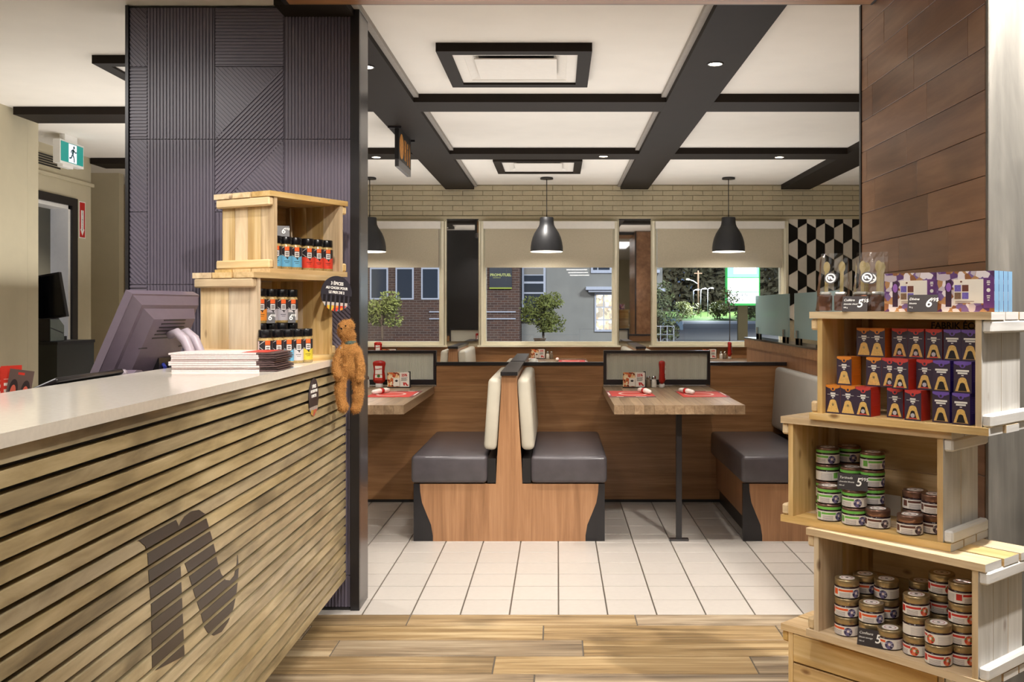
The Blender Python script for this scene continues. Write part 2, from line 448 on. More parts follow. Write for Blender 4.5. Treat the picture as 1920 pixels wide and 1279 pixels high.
# plank tiles (0.17 x 0.92 m), joints as measured in the five visible rows
rows = [(YT-.135, YT, .1), (3.662, YT-.135, .05)]
y = 3.662
while y > .6: rows.append((y-.17, y, 0)); y -= .17
joint0 = [.32, -.055, .095, -.226, -.079]
G = .005
for i, (a, b_, _) in enumerate(rows):
    j = joint0[i] if i < 5 else random.uniform(-.5, .4)
    xs = [j + .925*k for k in range(-2, 4)]
    for k in range(len(xs)-1):
        x0, x1 = max(xs[k], -1.4), min(xs[k+1], 2.9)
        if x1 - x0 < .05: continue  # car-light streaks put into the colour as a pale strip
        B('floor_plank', x0+G/2, x1-G/2, a+G/2, b_-G/2, -.0045, 0, M['fplank'], fl, .0012)
# square tiles
tm = bxm(TW-.0060, TW-.0075, .0046, .001, M['tile'])
nt = 0
for r in range(12):
    for c in range(-8, 8):
        link('floor_tile', tm, fl, (.005+(c+.5)*TW, YT+(r+.5)*TW, -.0023)); nt += 1

# ------------------------------------------------------------------ ceilings, beams
ST('ceiling', -5.2, 4.4, 3.861, 10.0, H, H+.1, M['ceil'])
ST('ceiling', -5.2, 4.4, -10.2, 3.861, 2.8, 2.9, M['ceil'])
ZB = 2.49
tn = [0]
def beam(x0, x1, y0, y1, mat=None):
    tn[0] += 1
    return ST('trim_%d' % tn[0], x0, x1, y0, y1, ZB, H, mat or M['beam'])
for x0, x1 in ((-1.144, -.852), (.646, .928), (2.293, 2.585)): beam(x0, x1, 3.87, DW-.012)
for y0 in (5.69, 7.59):
    for x0, x1 in ((-1.798, -1.1445), (-.8515, .6455), (.9285, 2.2925), (2.5855, 4.3)): beam(x0, x1, y0, y0+.28)
beam(-3.43, -1.80, 6.05, 6.34); beam(-3.94, -1.80, 8.10, 8.38)
# thin grey strips along the long beams, painting in their lit side faces
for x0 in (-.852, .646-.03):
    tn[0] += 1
    ST('trim_%d' % tn[0], x0+.0005, x0+.0295, 3.87, DW-.012, H-.022, H, M['beamlit'])

# portal header between the two columns: plank soffit with black edges
tn[0] += 1
hd = ST('trim_%d' % tn[0], -1.095, 1.266, 3.0, 3.86, 2.486, 2.8, M['black'])
for i in range(5):
    B('soffit_plank', -1.07, 1.25, 3.08+i*.152, 3.08+i*.152+.148, 2.480, 2.4855, M['lamh'], hd, .001)

# ------------------------------------------------------------------ walls
WIN = [(-2.545, -1.160), (-.7825, .613), (.9686, 2.342)]; WZ0, WZ1 = .879, 2.165
wb = MB()
wb.box(-5.2, 4.4, DW, DW+.15, WZ1, H+.1); wb.box(-5.2, 4.4, DW, DW+.15, -.08, WZ0)
xs = [-5.2] + [v for p in WIN for v in p] + [4.4]
for i in range(0, len(xs), 2): wb.box(xs[i], xs[i+1], DW, DW+.15, WZ0, WZ1)
wall_back = tag(wb.build('wall_back', M['mortar']), kind='structure')
# painted bricks above the windows
BH, BL = .0515, .205
for r in range(6):
    z0 = 2.222 + r*BH
    off = (.5*BL if r % 2 else 0)
    x = -2.2 - off
    while x < 3.35:
        B('brick', x+.002, x+BL-.002, DW-.010-random.uniform(0, .0035), DW+.002, z0+.0022, min(z0+BH-.0022, H-.001), M['brickp'], wall_back, .002)
        x += BL
B('picture_rail', -3.0, 3.4, DW-.02, DW, 2.186, 2.218, M['brickp'], wall_back, .004)
B('plaster_band', -3.0, 3.4, DW-.006, DW, 2.166, 2.186, M['wall'], wall_back)
# wood panelling below the windows
B('wood_panel', -2.6, 2.4, DW-.02, DW, 0.0, WZ0-.002, M['lamh'], wall_back)
for a, b_ in ((-1.155, -1.136), (-.805, -.788), (.616, .628), (.960, .967), (2.345, 2.368)):
    B('pilaster_strip', a, b_, DW-.012, DW, WZ0, WZ1, M['frame'], wall_back)
# black and white half-hexagon tiles on the right of the window wall
HX0, HX1, HZ0, HZ1 = 2.372, 3.30, 1.15, 2.212
hw = .186; hs = hw/math.sqrt(3); ga = .0025
hexes = []
for r in range(-1, 9):
    cz = 2.20 - r*1.5*hs
    for c in range(-1, 7):
        cx = 2.372 + .093 + c*hw + (hw/2 if r % 2 else 0)
        for side in (-1, 1):
            p = [(cx+side*ga/2, cz+hs-ga), (cx+side*(hw/2-ga), cz+hs/2-ga/2), (cx+side*(hw/2-ga), cz-hs/2+ga/2), (cx+side*ga/2, cz-hs+ga)]
            p = cliprect(p, HX0, HX1, HZ0, HZ1)
            if len(p) > 2 and parea(p) > .0003:
                m = MB().prism(p, XZ, DW-.010, DW)
                m.build('white_tile' if side < 0 else 'black_tile', M['hexw'] if side < 0 else M['hexb'], wall_back)
B('tile_edge_trim', 2.368, 3.31, DW-.012, DW, HZ1, HZ1+.008, M['black'], wall_back)

def window(n, x0, x1):
    f = MB()
    d0 = DW-.035
    def ring(a0, a1, b0, b1, wd, y0, y1):
        f.box(a0, a1, y0, y1, b0, b0+wd); f.box(a0, a1, y0, y1, b1-wd, b1)
        f.box(a0, a0+wd, y0, y1, b0+wd, b1-wd); f.box(a1-wd, a1, y0, y1, b0+wd, b1-wd)
    ring(x0+.001, x1-.001, WZ0+.001, WZ1-.001, .026, d0, DW+.10)
    root = tag(f.build('window_%d' % n, M['frame']), kind='structure')
    f = MB(); x0 += .027; x1 -= .027; z0, z1 = WZ0+.027, WZ1-.027
    def ring2(wd, y0, y1):
        f.box(x0, x1, y0, y1, z0, z0+wd); f.box(x0, x1, y0, y1, z1-wd, z1)
        f.box(x0, x0+wd, y0, y1, z0+wd, z1-wd); f.box(x1-wd, x1, y0, y1, z0+wd, z1-wd)
    ring2(.024, DW-.012, DW+.09)
    f.build('window_sash', M['frame'], root)
    MB().box(x0+.02, x1-.02, DW+.045, DW+.051, z0+.02, z1-.02).build('pane', M['glass'], root)
    MB().box(x0-.06, x1+.06, DW-.06, DW-.034, WZ0-.002, WZ0+.016).build('window_sill', M['frame'], root)
    return root
for i, (a, b_) in enumerate(WIN): window(i+1, a, b_)
# roller blinds
where = ['leftmost window beside the dark column', 'middle window', 'right window next to the hexagon tiles']
for i, (a, b_) in enumerate(WIN):
    t = thing('roller_blind', 'cream roller blind half lowered over the ' + where[i], 'blind', ((a+b_)/2, DW-.05, 2.165), group='roller blinds on the window wall')
    w2 = (b_-a)/2-.03
    MB().box(-w2, w2, -.045, .012, -.083, -.008).build('valance', M['valance'], t)
    MB().box(-w2+.02, w2-.02, -.012, -.009, -.455, -.08).build('fabric', M['blind'], t)
    MB().box(-w2+.02, w2-.02, -.018, -.003, -.478, -.452).build('bottom_bar', M['blind'], t)
# tall mirrors between the windows
for i, (a, b_, lab) in enumerate(((-1.134, -.807, 'tall narrow mirror between left and middle windows, nearly black'), (.630, .958, 'tall narrow mirror between middle and right windows showing brown wood'))):
    t = thing('wall_mirror', lab, 'mirror', ((a+b_)/2, DW-.004, WZ0+.055), group='mirrors between the windows')
    w2 = (b_-a)/2
    MB().box(-w2+.004, w2-.004, -.010, 0, 0, 1.245).build('mirror_glass', M['mirror'], t)
    MB().box(-w2, w2, -.014, 0, 1.246, 1.262).build('top_rail', M['black'], t)

# left side: three stepped beige walls, a doorway in the middle one
wl = ST('wall_left', -3.66, -3.46, -10.0, 6.27, -.08, 2.8, M['wall'])
w2 = MB()
DX = -3.95
w2.box(DX-.15, DX, 6.4, 7.02, -.08, H); w2.box(DX-.15, DX, 7.02, 7.78, 2.10, H); w2.box(DX-.15, DX, 7.78, 8.13, -.08, H)
w2.box(DX-.15, -3.46, 6.271, 6.4, -.08, H)
wall_side = tag(w2.build('wall_left', M['wall']), kind='structure')
w3 = ST('wall_left', -4.7, -4.53, 8.13, DW, -.08, H, M['wall'])
w4 = ST('wall_left', -4.53, -4.1, 8.02, 8.13, -.08, H, M['wall'])
B('wall_moulding', DX, DX+.022, 6.42, 8.15, 2.295, 2.325, M['wall'], wall_side, .004)
B('wall_moulding', -4.53, -4.508, 8.15, DW-.02, 2.235, 2.262, M['wall'], w3, .004)
# air grille
g = thing('wall_vent', 'louvred air return grille high on the beige wall beside the exit sign', 'vent', (DX, 7.42, 2.36))
MB().box(0, .006, -.30, .20, 0, .105).build('frame', M['wall'], g)
for k in range(5): MB().box(.006, .012, -.29, .19, .010+k*.019, .021+k*.019).build('slat', M['black'], g)
# doorway
dr = tag(MB().box(DX-.15, DX+.02, 6.96, 7.02, 0, 2.10).box(DX-.15, DX+.02, 7.78, 7.87, 0, 2.165).box(DX-.15, DX+.02, 6.96, 7.78, 2.10, 2.165).build('door_1', M['blackm']), kind='structure')
MB().box(DX-.14, DX+.004, 7.745, 7.779, 0, 2.07).box(DX-.14, DX+.004, 7.021, 7.745, 2.07, 2.099).build('door_jamb', M['white'], dr)
hall = tag(MB().box(-5.6, -5.5, 6.2, 9.2, -.08, H).box(-5.5, DX-.16, 9.0, 9.1, -.08, H).build('wall_hall', M['wall']), kind='structure')
MB().box(-5.5, -4.56, 8.96, 8.999, 0, 2.5).build('wood_panel', M['lamh'], hall)
ST('floor', -5.6, -5.21, 6, 9.2, -.08, 0, M['tile'])
# far left wainscot
wn = ST('trim_wainscot', -4.53, -4.47, 8.6, DW-.03, 0, .86, M['lamy'])
B('wainscot_cap', -4.53, -4.45, 8.58, DW-.03, .861, .89, M['black'], wn)
# closing walls out of view
ST('wall_right', 4.3, 4.45, -10.2, DW, -.08, 2.8, M['wall'])
ST('wall_front', -5.2, 4.4, -10.3, -10.2, -.08, 2.8, M['wall'])
ST('wall_fascia', -5.2, -1.096, 3.84, 3.86, H, 2.8, M['ceil'])

# ------------------------------------------------------------------ ribbed dark column (left)
CY = 4.04
col = thing('ribbed_column', 'wide dark purple grey column clad in ribbed geometric panels', 'column', (0, 0, 0))
MB().box(-1.80, -.845, CY, 4.20, 0, H-.004).build('core', M['black'], col)
PW = [(-1.795, -1.722), (-1.72, -1.439), (-1.437, -1.150), (-1.148, -.868)]
PH = .305; ZS = zat(262, CY)        # main horizontal seam
def ribs(mb, poly, ang, pitch=.0138, duty=.56, h=.0052):
    ca, sa = math.cos(ang), math.sin(ang)
    nx, ny = -sa, ca
    vals = [nx*p[0]+ny*p[1] for p in poly]
    k = math.floor(min(vals)/pitch)
    while k*pitch < max(vals):
        q = clip(clip(poly, nx, ny, k*pitch+pitch*duty), -nx, -ny, -(k*pitch))
        if len(q) > 2 and parea(q) > 2e-6:
            mb.prism(q, XZ, CY-.006-h, CY-.006)
        k += 1
def panel(x0, x1, z0, z1, kind):
    mb = MB(); mb.box(x0, x1, CY-.006, CY, z0, z1)
    q = [(x0+.001, z0+.001), (x1-.001, z0+.001), (x1-.001, z1-.001), (x0+.001, z1-.001)]
    if kind == 'v': ribs(mb, q, R(90))
    elif kind == 'h': ribs(mb, q, 0)
    elif kind in ('du', 'dl', 'dx'):
        up = [q[0], q[2], q[3]]; lo = [q[0], q[1], q[2]]
        g = R(45)
        if kind == 'du': ribs(mb, up, -g); ribs(mb, lo, g)     # back-slash above, slash below
        elif kind == 'dl': ribs(mb, up, g); ribs(mb, lo, -g)
        else: ribs(mb, q, -g)
    mb.build('ribbed_panel', M['column'], col)
seq = {0: ['dx', 'h', 'dx', 'dx', 'h', 'v', 'dx', 'h', 'v'], 1: ['v']*9, 2: ['h', 'du', 'dl', 'v', 'h', 'du', 'dl', 'v', 'h'], 3: ['v', 'v', 'v', 'v', 'dl', 'v', 'v', 'v', 'v']}
for c, (x0, x1) in enumerate(PW):
    z1 = ZS + 2*PH; k = 0
    while z1 > .02:
        kind = seq[c][k % 9]; n_ = 1
        if kind == 'v' and k % 2 == 0 and seq[c][(k+1) % 9] == 'v': n_ = 2
        gap = .0008
        zt = min(z1-gap, H-.012); zb_ = max(z1-n_*PH+gap, .012)
        if zt - zb_ > .01: panel(x0, x1, zb_, zt, kind)
        z1 -= n_*PH; k += n_
MB().box(-1.81, -1.797, CY-.02, 4.20, 0, H-.004).build('edge_trim', M['blackm'], col)
MB().box(-.866, -.829, CY-.022, CY+.004, 0, H-.004).build('edge_trim', M['blackm'], col)
MB().box(-.8445, -.829, CY+.005, 4.20, 0, H-.004).build('steel_edge', M['steel'], col)
MB().box(-1.795, -.87, CY-.012, CY-.006, 0, .011).build('base_strip', M['black'], col)

# ------------------------------------------------------------------ plank-clad column (right)
PX = 1.268
rc = thing('plank_column', 'big column clad in brown wood planks with a weathered grey front', 'column', (0, 0, 0))
MB().box(PX+.012, 2.1, 2.842, 4.00, 0, 2.795).build('core', M['black'], rc)
rowh = .1276; z = 0.0; i = 0
while z < 2.79:
    y0 = 2.846 - [.10, .62, .33, .85, .47, .75, .2][i % 7]
    while y0 < 4.0:
        L = [.62, .45, .74][int((i*5+y0*7)) % 3]
        a, b_ = max(y0, 2.846), min(y0+L, 4.0)
        if b_-a > .02:
            B('wall_plank', PX, PX+.012, a+.0008, b_-.0008, z+.0009, min(z+rowh, 2.795)-.0009, M['plank'], rc, .0012)
        y0 += L
    z += rowh; i += 1
MB().box(PX-.004, PX+.02, 4.0, 4.02, 0, 2.53).build('edge_trim', M['blackm'], rc)
MB().box(PX+.012, 2.1, 4.0, 4.018, 0, 2.53).build('back_panel', M['plank'], rc)
xx = PX-.002
for wd in (.17, .14, .19, .16, .17):
    B('weathered_board', xx+.001, xx+wd-.001, 2.822, 2.842, 0.0, 2.795, M['greyw'], rc, .002)
    xx += wd
# ------------------------------------------------------------------ booths
def curve_pts(p): return p
def bench(name, label, loc, rz, L=1.05, single=False, group=None, cush='vinylg'):
    """double bench, local origin under the front end of its spine; +y runs along the seat"""
    t = thing(name, label, 'bench', loc, rz, group)
    sides = (-1,) if single else (-1, 1)
    # front end panel: upright spine flowing into the wide base, kicks cut out by curves
    kick = [(.52, 0), (.415, 0), (.415, .03), (.425, .09), (.450, .15), (.474, .21), (.484, .27), (.486, .312), (.52, .312)]
    spine = [(.072, .312), (.066, .45), (.055, .62), (.045, .80), (.041, .902)]
    half = [(x, z) for x, z in kick[1:-1]]
    if single:
        poly = [(-x, z) for x, z in half] + [(-.052, .312), (-.052, 0)]
    else:
        poly = [(-x, z) for x, z in half] + [(-x, z) for x, z in spine] + [(x, z) for x, z in reversed(spine)] + [(x, z) for x, z in reversed(half)]
    MB().prism(poly, XZ, 0, .028).build('end_panel', M['lamv'], t)
    for s in sides:
        MB().prism([(s*x, z) for x, z in kick], XZ, .001, .027).build('kick_plate', M['blackm'], t)
        MB().box(min(s*.49, s*.06), max(s*.49, s*.06), .029, L, .10, .312).build('seat_base', M['lamy'], t)
        MB().box(min(s*.47, s*.06), max(s*.47, s*.06), .029, L, 0, .099).build('toe_kick', M['black'], t)
        B('seat_cushion', s*.119, s*.532, -.022, L-.02, .318, .468, M['vinyl'], t, .022, 3)
        B('gap_filler', s*.0722, s*.118, .0, L-.02, .318, .45, M['black'], t)
        o = B('backrest_cushion', -.036, .036, -.008, L-.02, .495, .888, M[cush], t, .026, 3, (0, s*R(-4), 0))
        o.location.x = s*.0905 if not single else -.092
    if not single:
        MB().box(-.040, .040, .029, L, .10, .901).build('spine', M['lamv'], t)
        MB().box(-.046, .046, -.02, L, .902, .922).build('cap_rail', M['blackm'], t)
    return t
front_bench = bench('booth_bench', 'double booth bench nearest the camera with cream backs and black seats', (-.262, 5.222, 0), 0)
single_bench = bench('booth_bench', 'single booth bench with grey back against the low partition on the right', (1.530, 5.222, 0), 0, single=True, cush='vinylgr')
g_w = 'benches along the window wall'
rear = copy_tree(front_bench); rear.location = (-.262, 7.37, 0); rear.rotation_euler.z = R(180)
rear['label'] = 'double booth bench just behind the front booths, only its black cap showing'
for x, lab in ((-.95, 'booth bench below the nearly black mirror with a cream back'), (.76, 'booth bench below the mirror showing brown wood')):
    o = copy_tree(front_bench); o.location = (x, 8.75, 0); o['label'] = lab; o['group'] = g_w

# partition behind the front booths
pt = thing('booth_partition', 'low wood partition across the booths with ribbed glass screens', 'partition', (0, 0, 0))
P0, P1 = 6.275, 6.315
MB().box(-2.3, 1.498, P0, P1, .02, .757).build('lower_panel', M['lamh'], pt)
MB().box(-2.3, 1.498, P0+.006, P1, 0, .019).build('toe_strip', M['black'], pt)
GL = [(-1.50, -.792), (.303, .998)]
for a, b_ in ((-2.3, -1.502), (-.790, .301), (1.0, 1.498)):
    MB().box(a, b_, P0, P1, .758, .894).build('raised_panel', M['lamh'], pt)
    MB().box(a, b_, P0-.006, P1+.006, .895, .916).build('cap_rail', M['blackm'], pt)
for a, b_ in GL:
    f = MB(); z0, z1 = .768, .992
    f.box(a, b_, P0-.004, P1+.004, z0, z0+.034); f.box(a, b_, P0-.004, P1+.004, z1-.018, z1)
    f.box(a, a+.018, P0-.004, P1+.004, z0+.034, z1-.018); f.box(b_-.018, b_, P0-.004, P1+.004, z0+.034, z1-.018)
    fr_ = f.build('screen_frame', M['blackm'], pt)
    gm = MB(); n = 88; xa, xb = a+.018, b_-.018; zz0, zz1 = z0+.034, z1-.018
    vs_ = []; fs = []
    for i in range(n*4+1):
        xx = xa+(xb-xa)*i/(n*4); d = .0022*math.sin(i*math.pi/2)
        for yy, zz in ((P0+.016+d, zz0), (P0+.016+d, zz1)): vs_.append((xx, yy, zz))
    for i in range(n*4): fs.append((2*i, 2*i+2, 2*i+3, 2*i+1))
    gm.add(vs_, fs, 0, True); gm.box(xa, xb, P0+.020, P0+.024, zz0, zz1)
    gm.build('ribbed_pane', M['ribbed'], fr_)

# half wall with frosted glass on the right
hwl = thing('half_wall', 'low brown half wall topped by frosted glass right of the booths', 'partition', (0, 0, 0))
MB().box(1.500, 1.60, 5.21, 7.60, 0, .965).build('panel', M['lamy'], hwl)
MB().box(1.484, 1.616, 5.20, 7.615, .966, 1.028).build('fascia', M['lamh'], hwl)
MB().box(1.480, 1.62, 5.19, 7.62, 1.029, 1.041).build('glass_cap', M['blackg'], hwl)
for a, b_ in ((6.42, 7.48), (5.24, 6.26)):
    pn = MB().box(1.545, 1.555, a, b_, 1.075, 1.366).build('frosted_pane', M['frost'], hwl)
    for yy in (a+.10, b_-.10):
        MB().box(1.533, 1.5445, yy-.018, yy+.018, 1.0415, 1.125).box(1.5555, 1.567, yy-.018, yy+.018, 1.0415, 1.125).box(1.533, 1.567, yy-.018, yy+.018, 1.0415, 1.0745).build('glass_clip', M['chrome'], pn)

# ------------------------------------------------------------------ tables
def table(label, loc, L=1.25, W=.686, group='booth tables', leg=True, rz=0):
    t = thing('booth_table', label, 'table', loc, rz, group)
    n = 13
    for i in range(n):
        a = -W/2 + W*i/n; b_ = -W/2 + W*(i+1)/n
        B('stave', a+.0005, b_-.0005, .0, L, .712, .760, M['stave'], t)
    MB().box(.008, .038, .205, .235, .012, .711).build('leg', M['blackm'], t)
    MB().box(-.03, .075, .20, .24, 0, .0115).build('foot_plate', M['steel'], t)
    MB().box(-.2, .2, .1, L-.1, .70, .7118).build('under_rail', M['black'], t)
    return t
TY = 5.02
t_right = table('butcher block booth table in the right front booth with two red placemats', (.640, TY, 0))
t_left = copy_tree(t_right); t_left.location = (-1.147, TY, 0); t_left['label'] = 'booth table partly hidden by the dark column at left'
t_rear = copy_tree(t_right); t_rear.location = (.640, 7.57, 0); t_rear.rotation_euler.z = R(180); t_rear['label'] = 'booth table hidden just behind the ribbed glass screen on the right'
t_rear2 = copy_tree(t_right); t_rear2.location = (-1.147, 7.57, 0); t_rear2.rotation_euler.z = R(180); t_rear2['label'] = 'booth table hidden just behind the ribbed glass screen on the left'
wt = {}
for x, nm in ((-.05, 'the middle window'), (1.62, 'the right window'), (-1.84, 'the left window')):
    o = copy_tree(t_right); o.location = (x, 8.575, 0); o['label'] = 'pale topped booth table against the wall under ' + nm; wt[nm] = o

# condiments ------------------------------------------------------------
M['ketchup'] = plain('ketchup_red', (170, 30, 20), .18, noise=.05)
M['klabel'] = masked('ketchup_label', (238, 234, 226), [(rect(-.5, .5, .082, .086), (200, 40, 32)), (rect(-.5, .5, .030, .062), (206, 60, 50)), (disc(0, .074, .010, .010), (60, 110, 50))], .35)
M['kcap'] = plain('white_cap', (228, 226, 222), .4)
def ketchup_proto():
    t = thing('ketchup_bottle', '', 'bottle')
    MB().lathe([(.019, 0), (.021, .002), (.0205, .022), (.019, .024)], 20, sx=1.15, sy=.85).build('cap', M['kcap'], t)
    prof = [(.018, .0245), (.030, .034), (.036, .048), (.0345, .075), (.031, .100), (.033, .125), (.037, .150), (.036, .160), (.030, .168), (.014, .1725)]
    MB().lathe(prof, 28, sx=1.12, sy=.58).build('bottle', M['ketchup'], t)
    m = MB(); m.prism([(-.024, .046), (.024, .046), (.0215, .098), (.0225, .138), (-.0225, .138), (-.0215, .098)], XZ, -.0225, -.0212)
    lb = m.build('label', M['klabel'], t)
    T("French's", .0125, M['redink'], lb, (0, -.0229, .118), (R(90), R(-8), 0), bold=.0006)
    return t
def shaker_proto(fill):
    t = thing('shaker', '', 'shaker')
    MB().lathe([(.0165, 0), (.0175, .003), (.0165, .040), (.0125, .052)], 14).build('jar', fill, t)
    MB().lathe([(.0130, .0525), (.0135, .066), (.010, .074), (.003, .077)], 14).build('cap', M['chrome'], t)
    return t
M['salt'] = plain('salt', (224, 220, 210), .3)
M['pepper'] = plain('pepper', (128, 112, 92), .35, noise=.3, nscale=500)
M['photo'] = masked('menu_photo', (214, 176, 120), [(lambda u, v: u.gt(-9.), mottled([(190, 60, 34), (226, 168, 96), (120, 44, 26), (240, 218, 178), (206, 104, 52), (228, 196, 148)], 90))], .4)
def menu_proto():
    t = thing('menu_holder', '', 'menu')
    MB().box(-.073, .073, -.012, .012, 0, .006).build('stand', M['black'], t)
    a = MB().box(-.072, .006, -.010, -.006, .0062, .098).build('picture_card', M['photo'], t)
    MB().box(-.034, .0055, -.0115, -.0102, .010, .062).build('inset_panel', M['paper'], a)
    MB().prism([(-.026, .044), (-.014, .052), (-.002, .044), (-.014, .036)], XZ, -.0122, -.0116).build('emblem', M['ink'], a)
    b_ = MB().box(.008, .068, -.010, -.007, .0062, .098).build('white_card', M['paper'], t)
    T('25%', .022, M['redink'], b_, (.036, -.0106, .080), bold=.0008)
    m = MB()
    for k in range(4): m.box(.016, .056-.006*(k % 2), -.0104, -.0101, .062-k*.006, .0645-k*.006)
    m.build('small_print', M['steel'], b_)
    logo_small(b_, (.044, -.0104, .012), .022, M['redink'])
    MB().box(.060, .074, -.004, .010, .0062, .104).build('back_card', M['black'], t)
    return t
LOGO_A = [(500, 748), (560, 712), (640, 668), (658, 668), (668, 690), (675, 830), (690, 1165), (690, 1180), (570, 1240), (566, 1000), (558, 900), (552, 800), (543, 768), (524, 750)]
LOGO_B = [(668, 700), (676, 680), (692, 656), (715, 638), (745, 632), (768, 648), (780, 690), (800, 760), (815, 830), (828, 872), (845, 895), (862, 897), (878, 878), (887, 835), (890, 798), (894, 850), (890, 905), (884, 955), (873, 1005), (855, 1052), (830, 1090), (800, 1104), (778, 1094), (765, 1072), (750, 1015), (730, 955), (708, 880), (690, 826), (675, 826)]
def logo_world():
    out = []
    for P in (LOGO_A, LOGO_B):
        q = []
        for cx, cy in P:
            px, py = cx/2, cy/2+640
            D = .884*1800/(1045-px); q.append((D, CZ-(py-580)*D/1800))
        out.append(q)
    return out
def logo_small(parent, loc, h, mat):
    Q = logo_world(); zs = [p[1] for q in Q for p in q]; ys = [p[0] for q in Q for p in q]
    s = h/(max(zs)-min(zs)); m = MB()
    for q in Q: m.prism([((p[0]-(min(ys)+max(ys))/2)*s, (p[1]-min(zs))*s) for p in q], XZ, -.0003, .0002)
    return m.build('logo', mat, parent, loc)
kp = ketchup_proto(); mp_ = menu_proto(); sp_ = shaker_proto(M['salt']); pp_ = shaker_proto(M['pepper'])
first = {}
def place(proto, label, loc, rz=0, group=None):
    o = proto if proto.name not in first else copy_tree(proto)
    first[proto.name] = 1
    o.location = loc; o.rotation_euler.z = rz; o['label'] = label
    if group: o['group'] = group
    return o
TZ = .7607
gk, gm_, gs = 'ketchup bottles on the tables', 'menu card holders on the tables', 'salt and pepper shakers'
place(kp, 'red ketchup bottle seen face on behind the left table, white label', (xat(711, 6.17), 6.17, TZ), 0, gk)
place(kp, 'red ketchup bottle seen edge on at the right front table', (xat(1241, 6.15), 6.15, TZ), R(82), gk)
place(kp, 'ketchup bottle by the window, between the left table screen and dark column', (xat(709, 9.7), 9.7, TZ), 0, gk)
place(kp, 'ketchup bottle edge on under the right window', (xat(1368, 9.7), 9.7, TZ), R(84), gk)
place(kp, 'ketchup bottle blurred behind the ribbed glass of the right screen', (xat(1268, 6.40), 6.40, TZ), R(180), gk)
place(kp, 'ketchup bottle blurred behind the ribbed glass of the left screen', (xat(738, 6.40), 6.40, TZ), R(180), gk)
place(mp_, 'menu cards beside the face-on ketchup bottle on the left table', (xat(748, 6.14), 6.14, TZ), 0, gm_)
place(mp_, 'menu cards beside the shakers on the right front table', (xat(1189, 6.14), 6.14, TZ), 0, gm_)
place(mp_, 'menu cards standing below the middle window', (xat(1009, 9.72), 9.72, TZ), 0, gm_)
place(mp_, 'menu cards standing below the right window', (xat(1330, 9.72), 9.72, TZ), 0, gm_)
place(mp_, 'menu cards below the left window, only their top edge showing', (xat(730, 9.72), 9.72, TZ), 0, gm_)
for px, D, where_ in ((1226, 6.16, 'on the right front table'), (1027, 9.72, 'below the middle window'), (1352, 9.72, 'below the right window'), (688, 6.14, 'on the left table')):
    place(sp_, 'white salt shaker ' + where_, (xat(px, D), D, TZ), 0, gs)
for px, D, where_ in ((1215.5, 6.16, 'on the right front table'), (1034, 9.72, 'below the middle window'), (1359, 9.72, 'below the right window')):
    place(pp_, 'brown pepper shaker ' + where_, (xat(px, D), D, TZ), 0, gs)
# placemats and rolled cutlery
def matmat():
    return masked('placemat_print', (206, 62, 56), [
        (rect(-1, 1, -.5, -.155), (110, 66, 70)), (rect(-.14, -.115, -.5, .5), (132, 70, 74)),
        (disc(.02, .02, .115, .088), (232, 196, 186)), (disc(.02, .02, .095, .072), (206, 70, 60)),
        (rect(-.09, -.05, -.19, -.17), (238, 226, 216)), (rect(.02, .08, -.19, -.175), (238, 226, 216)), (rect(-.13, -.12, -.1, .1), (238, 220, 210))], .5, 'xy')
M['mat'] = matmat(); M['napkin'] = plain('napkin', (240, 236, 228), .8)
pm = bxm(.27, .40, .0012, 0, M['mat'])
def setting(x, y, r, lab, rr=0):
    o = link('placemat', pm, None, (x, y, TZ+.0006), (0, 0, r)); tag(o, 'red printed paper placemat ' + lab, 'placemat', 'placemats on the tables')
    return o
def roll(x, y, r, lab):
    t = thing('cutlery_roll', 'cutlery rolled in a white napkin ' + lab, 'napkin', (x, y, TZ+.0013), r, 'cutlery rolls on the placemats')
    MB().tube([(0, -.10, .016), (0, -.02, .016), (0, .06, .015), (0, .09, .014)], [.012, .016, .015, .012], 10).build('napkin', M['napkin'], t)
    MB().tube([(0, -.018, .016), (0, .012, .016)], .0172, 12).build('band', M['redink'], t)
    return t
setting(.43, 5.68, 0, 'on the left side of the right front table'); roll(.518, 5.72, R(14), 'on the right front table, left placemat')
setting(.855, 5.68, R(180), 'on the right side of the right front table'); roll(.765, 5.70, R(16), 'on the right front table, right placemat')
setting(-.96, 5.68, R(180), 'on the table beside the dark column'); roll(-1.045, 5.70, R(-18), 'on the table beside the dark column')
setting(.15, 9.30, R(180), 'on the table under the middle window'); roll(.0, 9.34, 0, 'on the right of the table under the middle window')
roll(-.24, 9.2, R(20), 'on the left of the table under the middle window')
# ------------------------------------------------------------------ counter
CX, CB, CT = -.884, -1.285, 1.067          # slat face, back edge, top
ct = thing('service_counter', 'long service counter with horizontal wood slats, dark logo and pale stone top', 'counter', (0, 0, 0))
MB().box(CB-.01, CX+.012, .3, 4.018, CT-.024, CT).build('stone_top', M['quartz'], ct)
MB().box(CB, CX-.022, .3, 4.016, .124, CT-.0245).build('carcass', M['slatback'], ct)
MB().box(CB, CX-.12, .3, 4.016, 0, .1235).build('toe_kick', M['black'], ct)
NS = 24; z_hi = CT-.0255; pitch = (z_hi-.124)/NS
slats = []
for i in range(NS):
    z1 = z_hi - i*pitch; z0 = z1 - pitch*.70
    if i == 0: z1 -= .002
    m = MB().prism([(CX-.022, z0-.003), (CX, z0), (CX, z1), (CX-.022, z1)], lambda p, q, t: (p, t, q), .3, 4.014)
    so = m.build('slat', M['slat'], ct); slats.append((so, z0, z1))
for q in logo_world():
    for so, z0, z1 in slats:
        p = clip(clip(q, 0, 1, z1), 0, -1, -z0)
        if len(p) > 2 and parea(p) > 5e-6:
            MB().prism(p, YZ, CX-.001, CX+.0012).build('logo_inlay', M['inlay'], so)
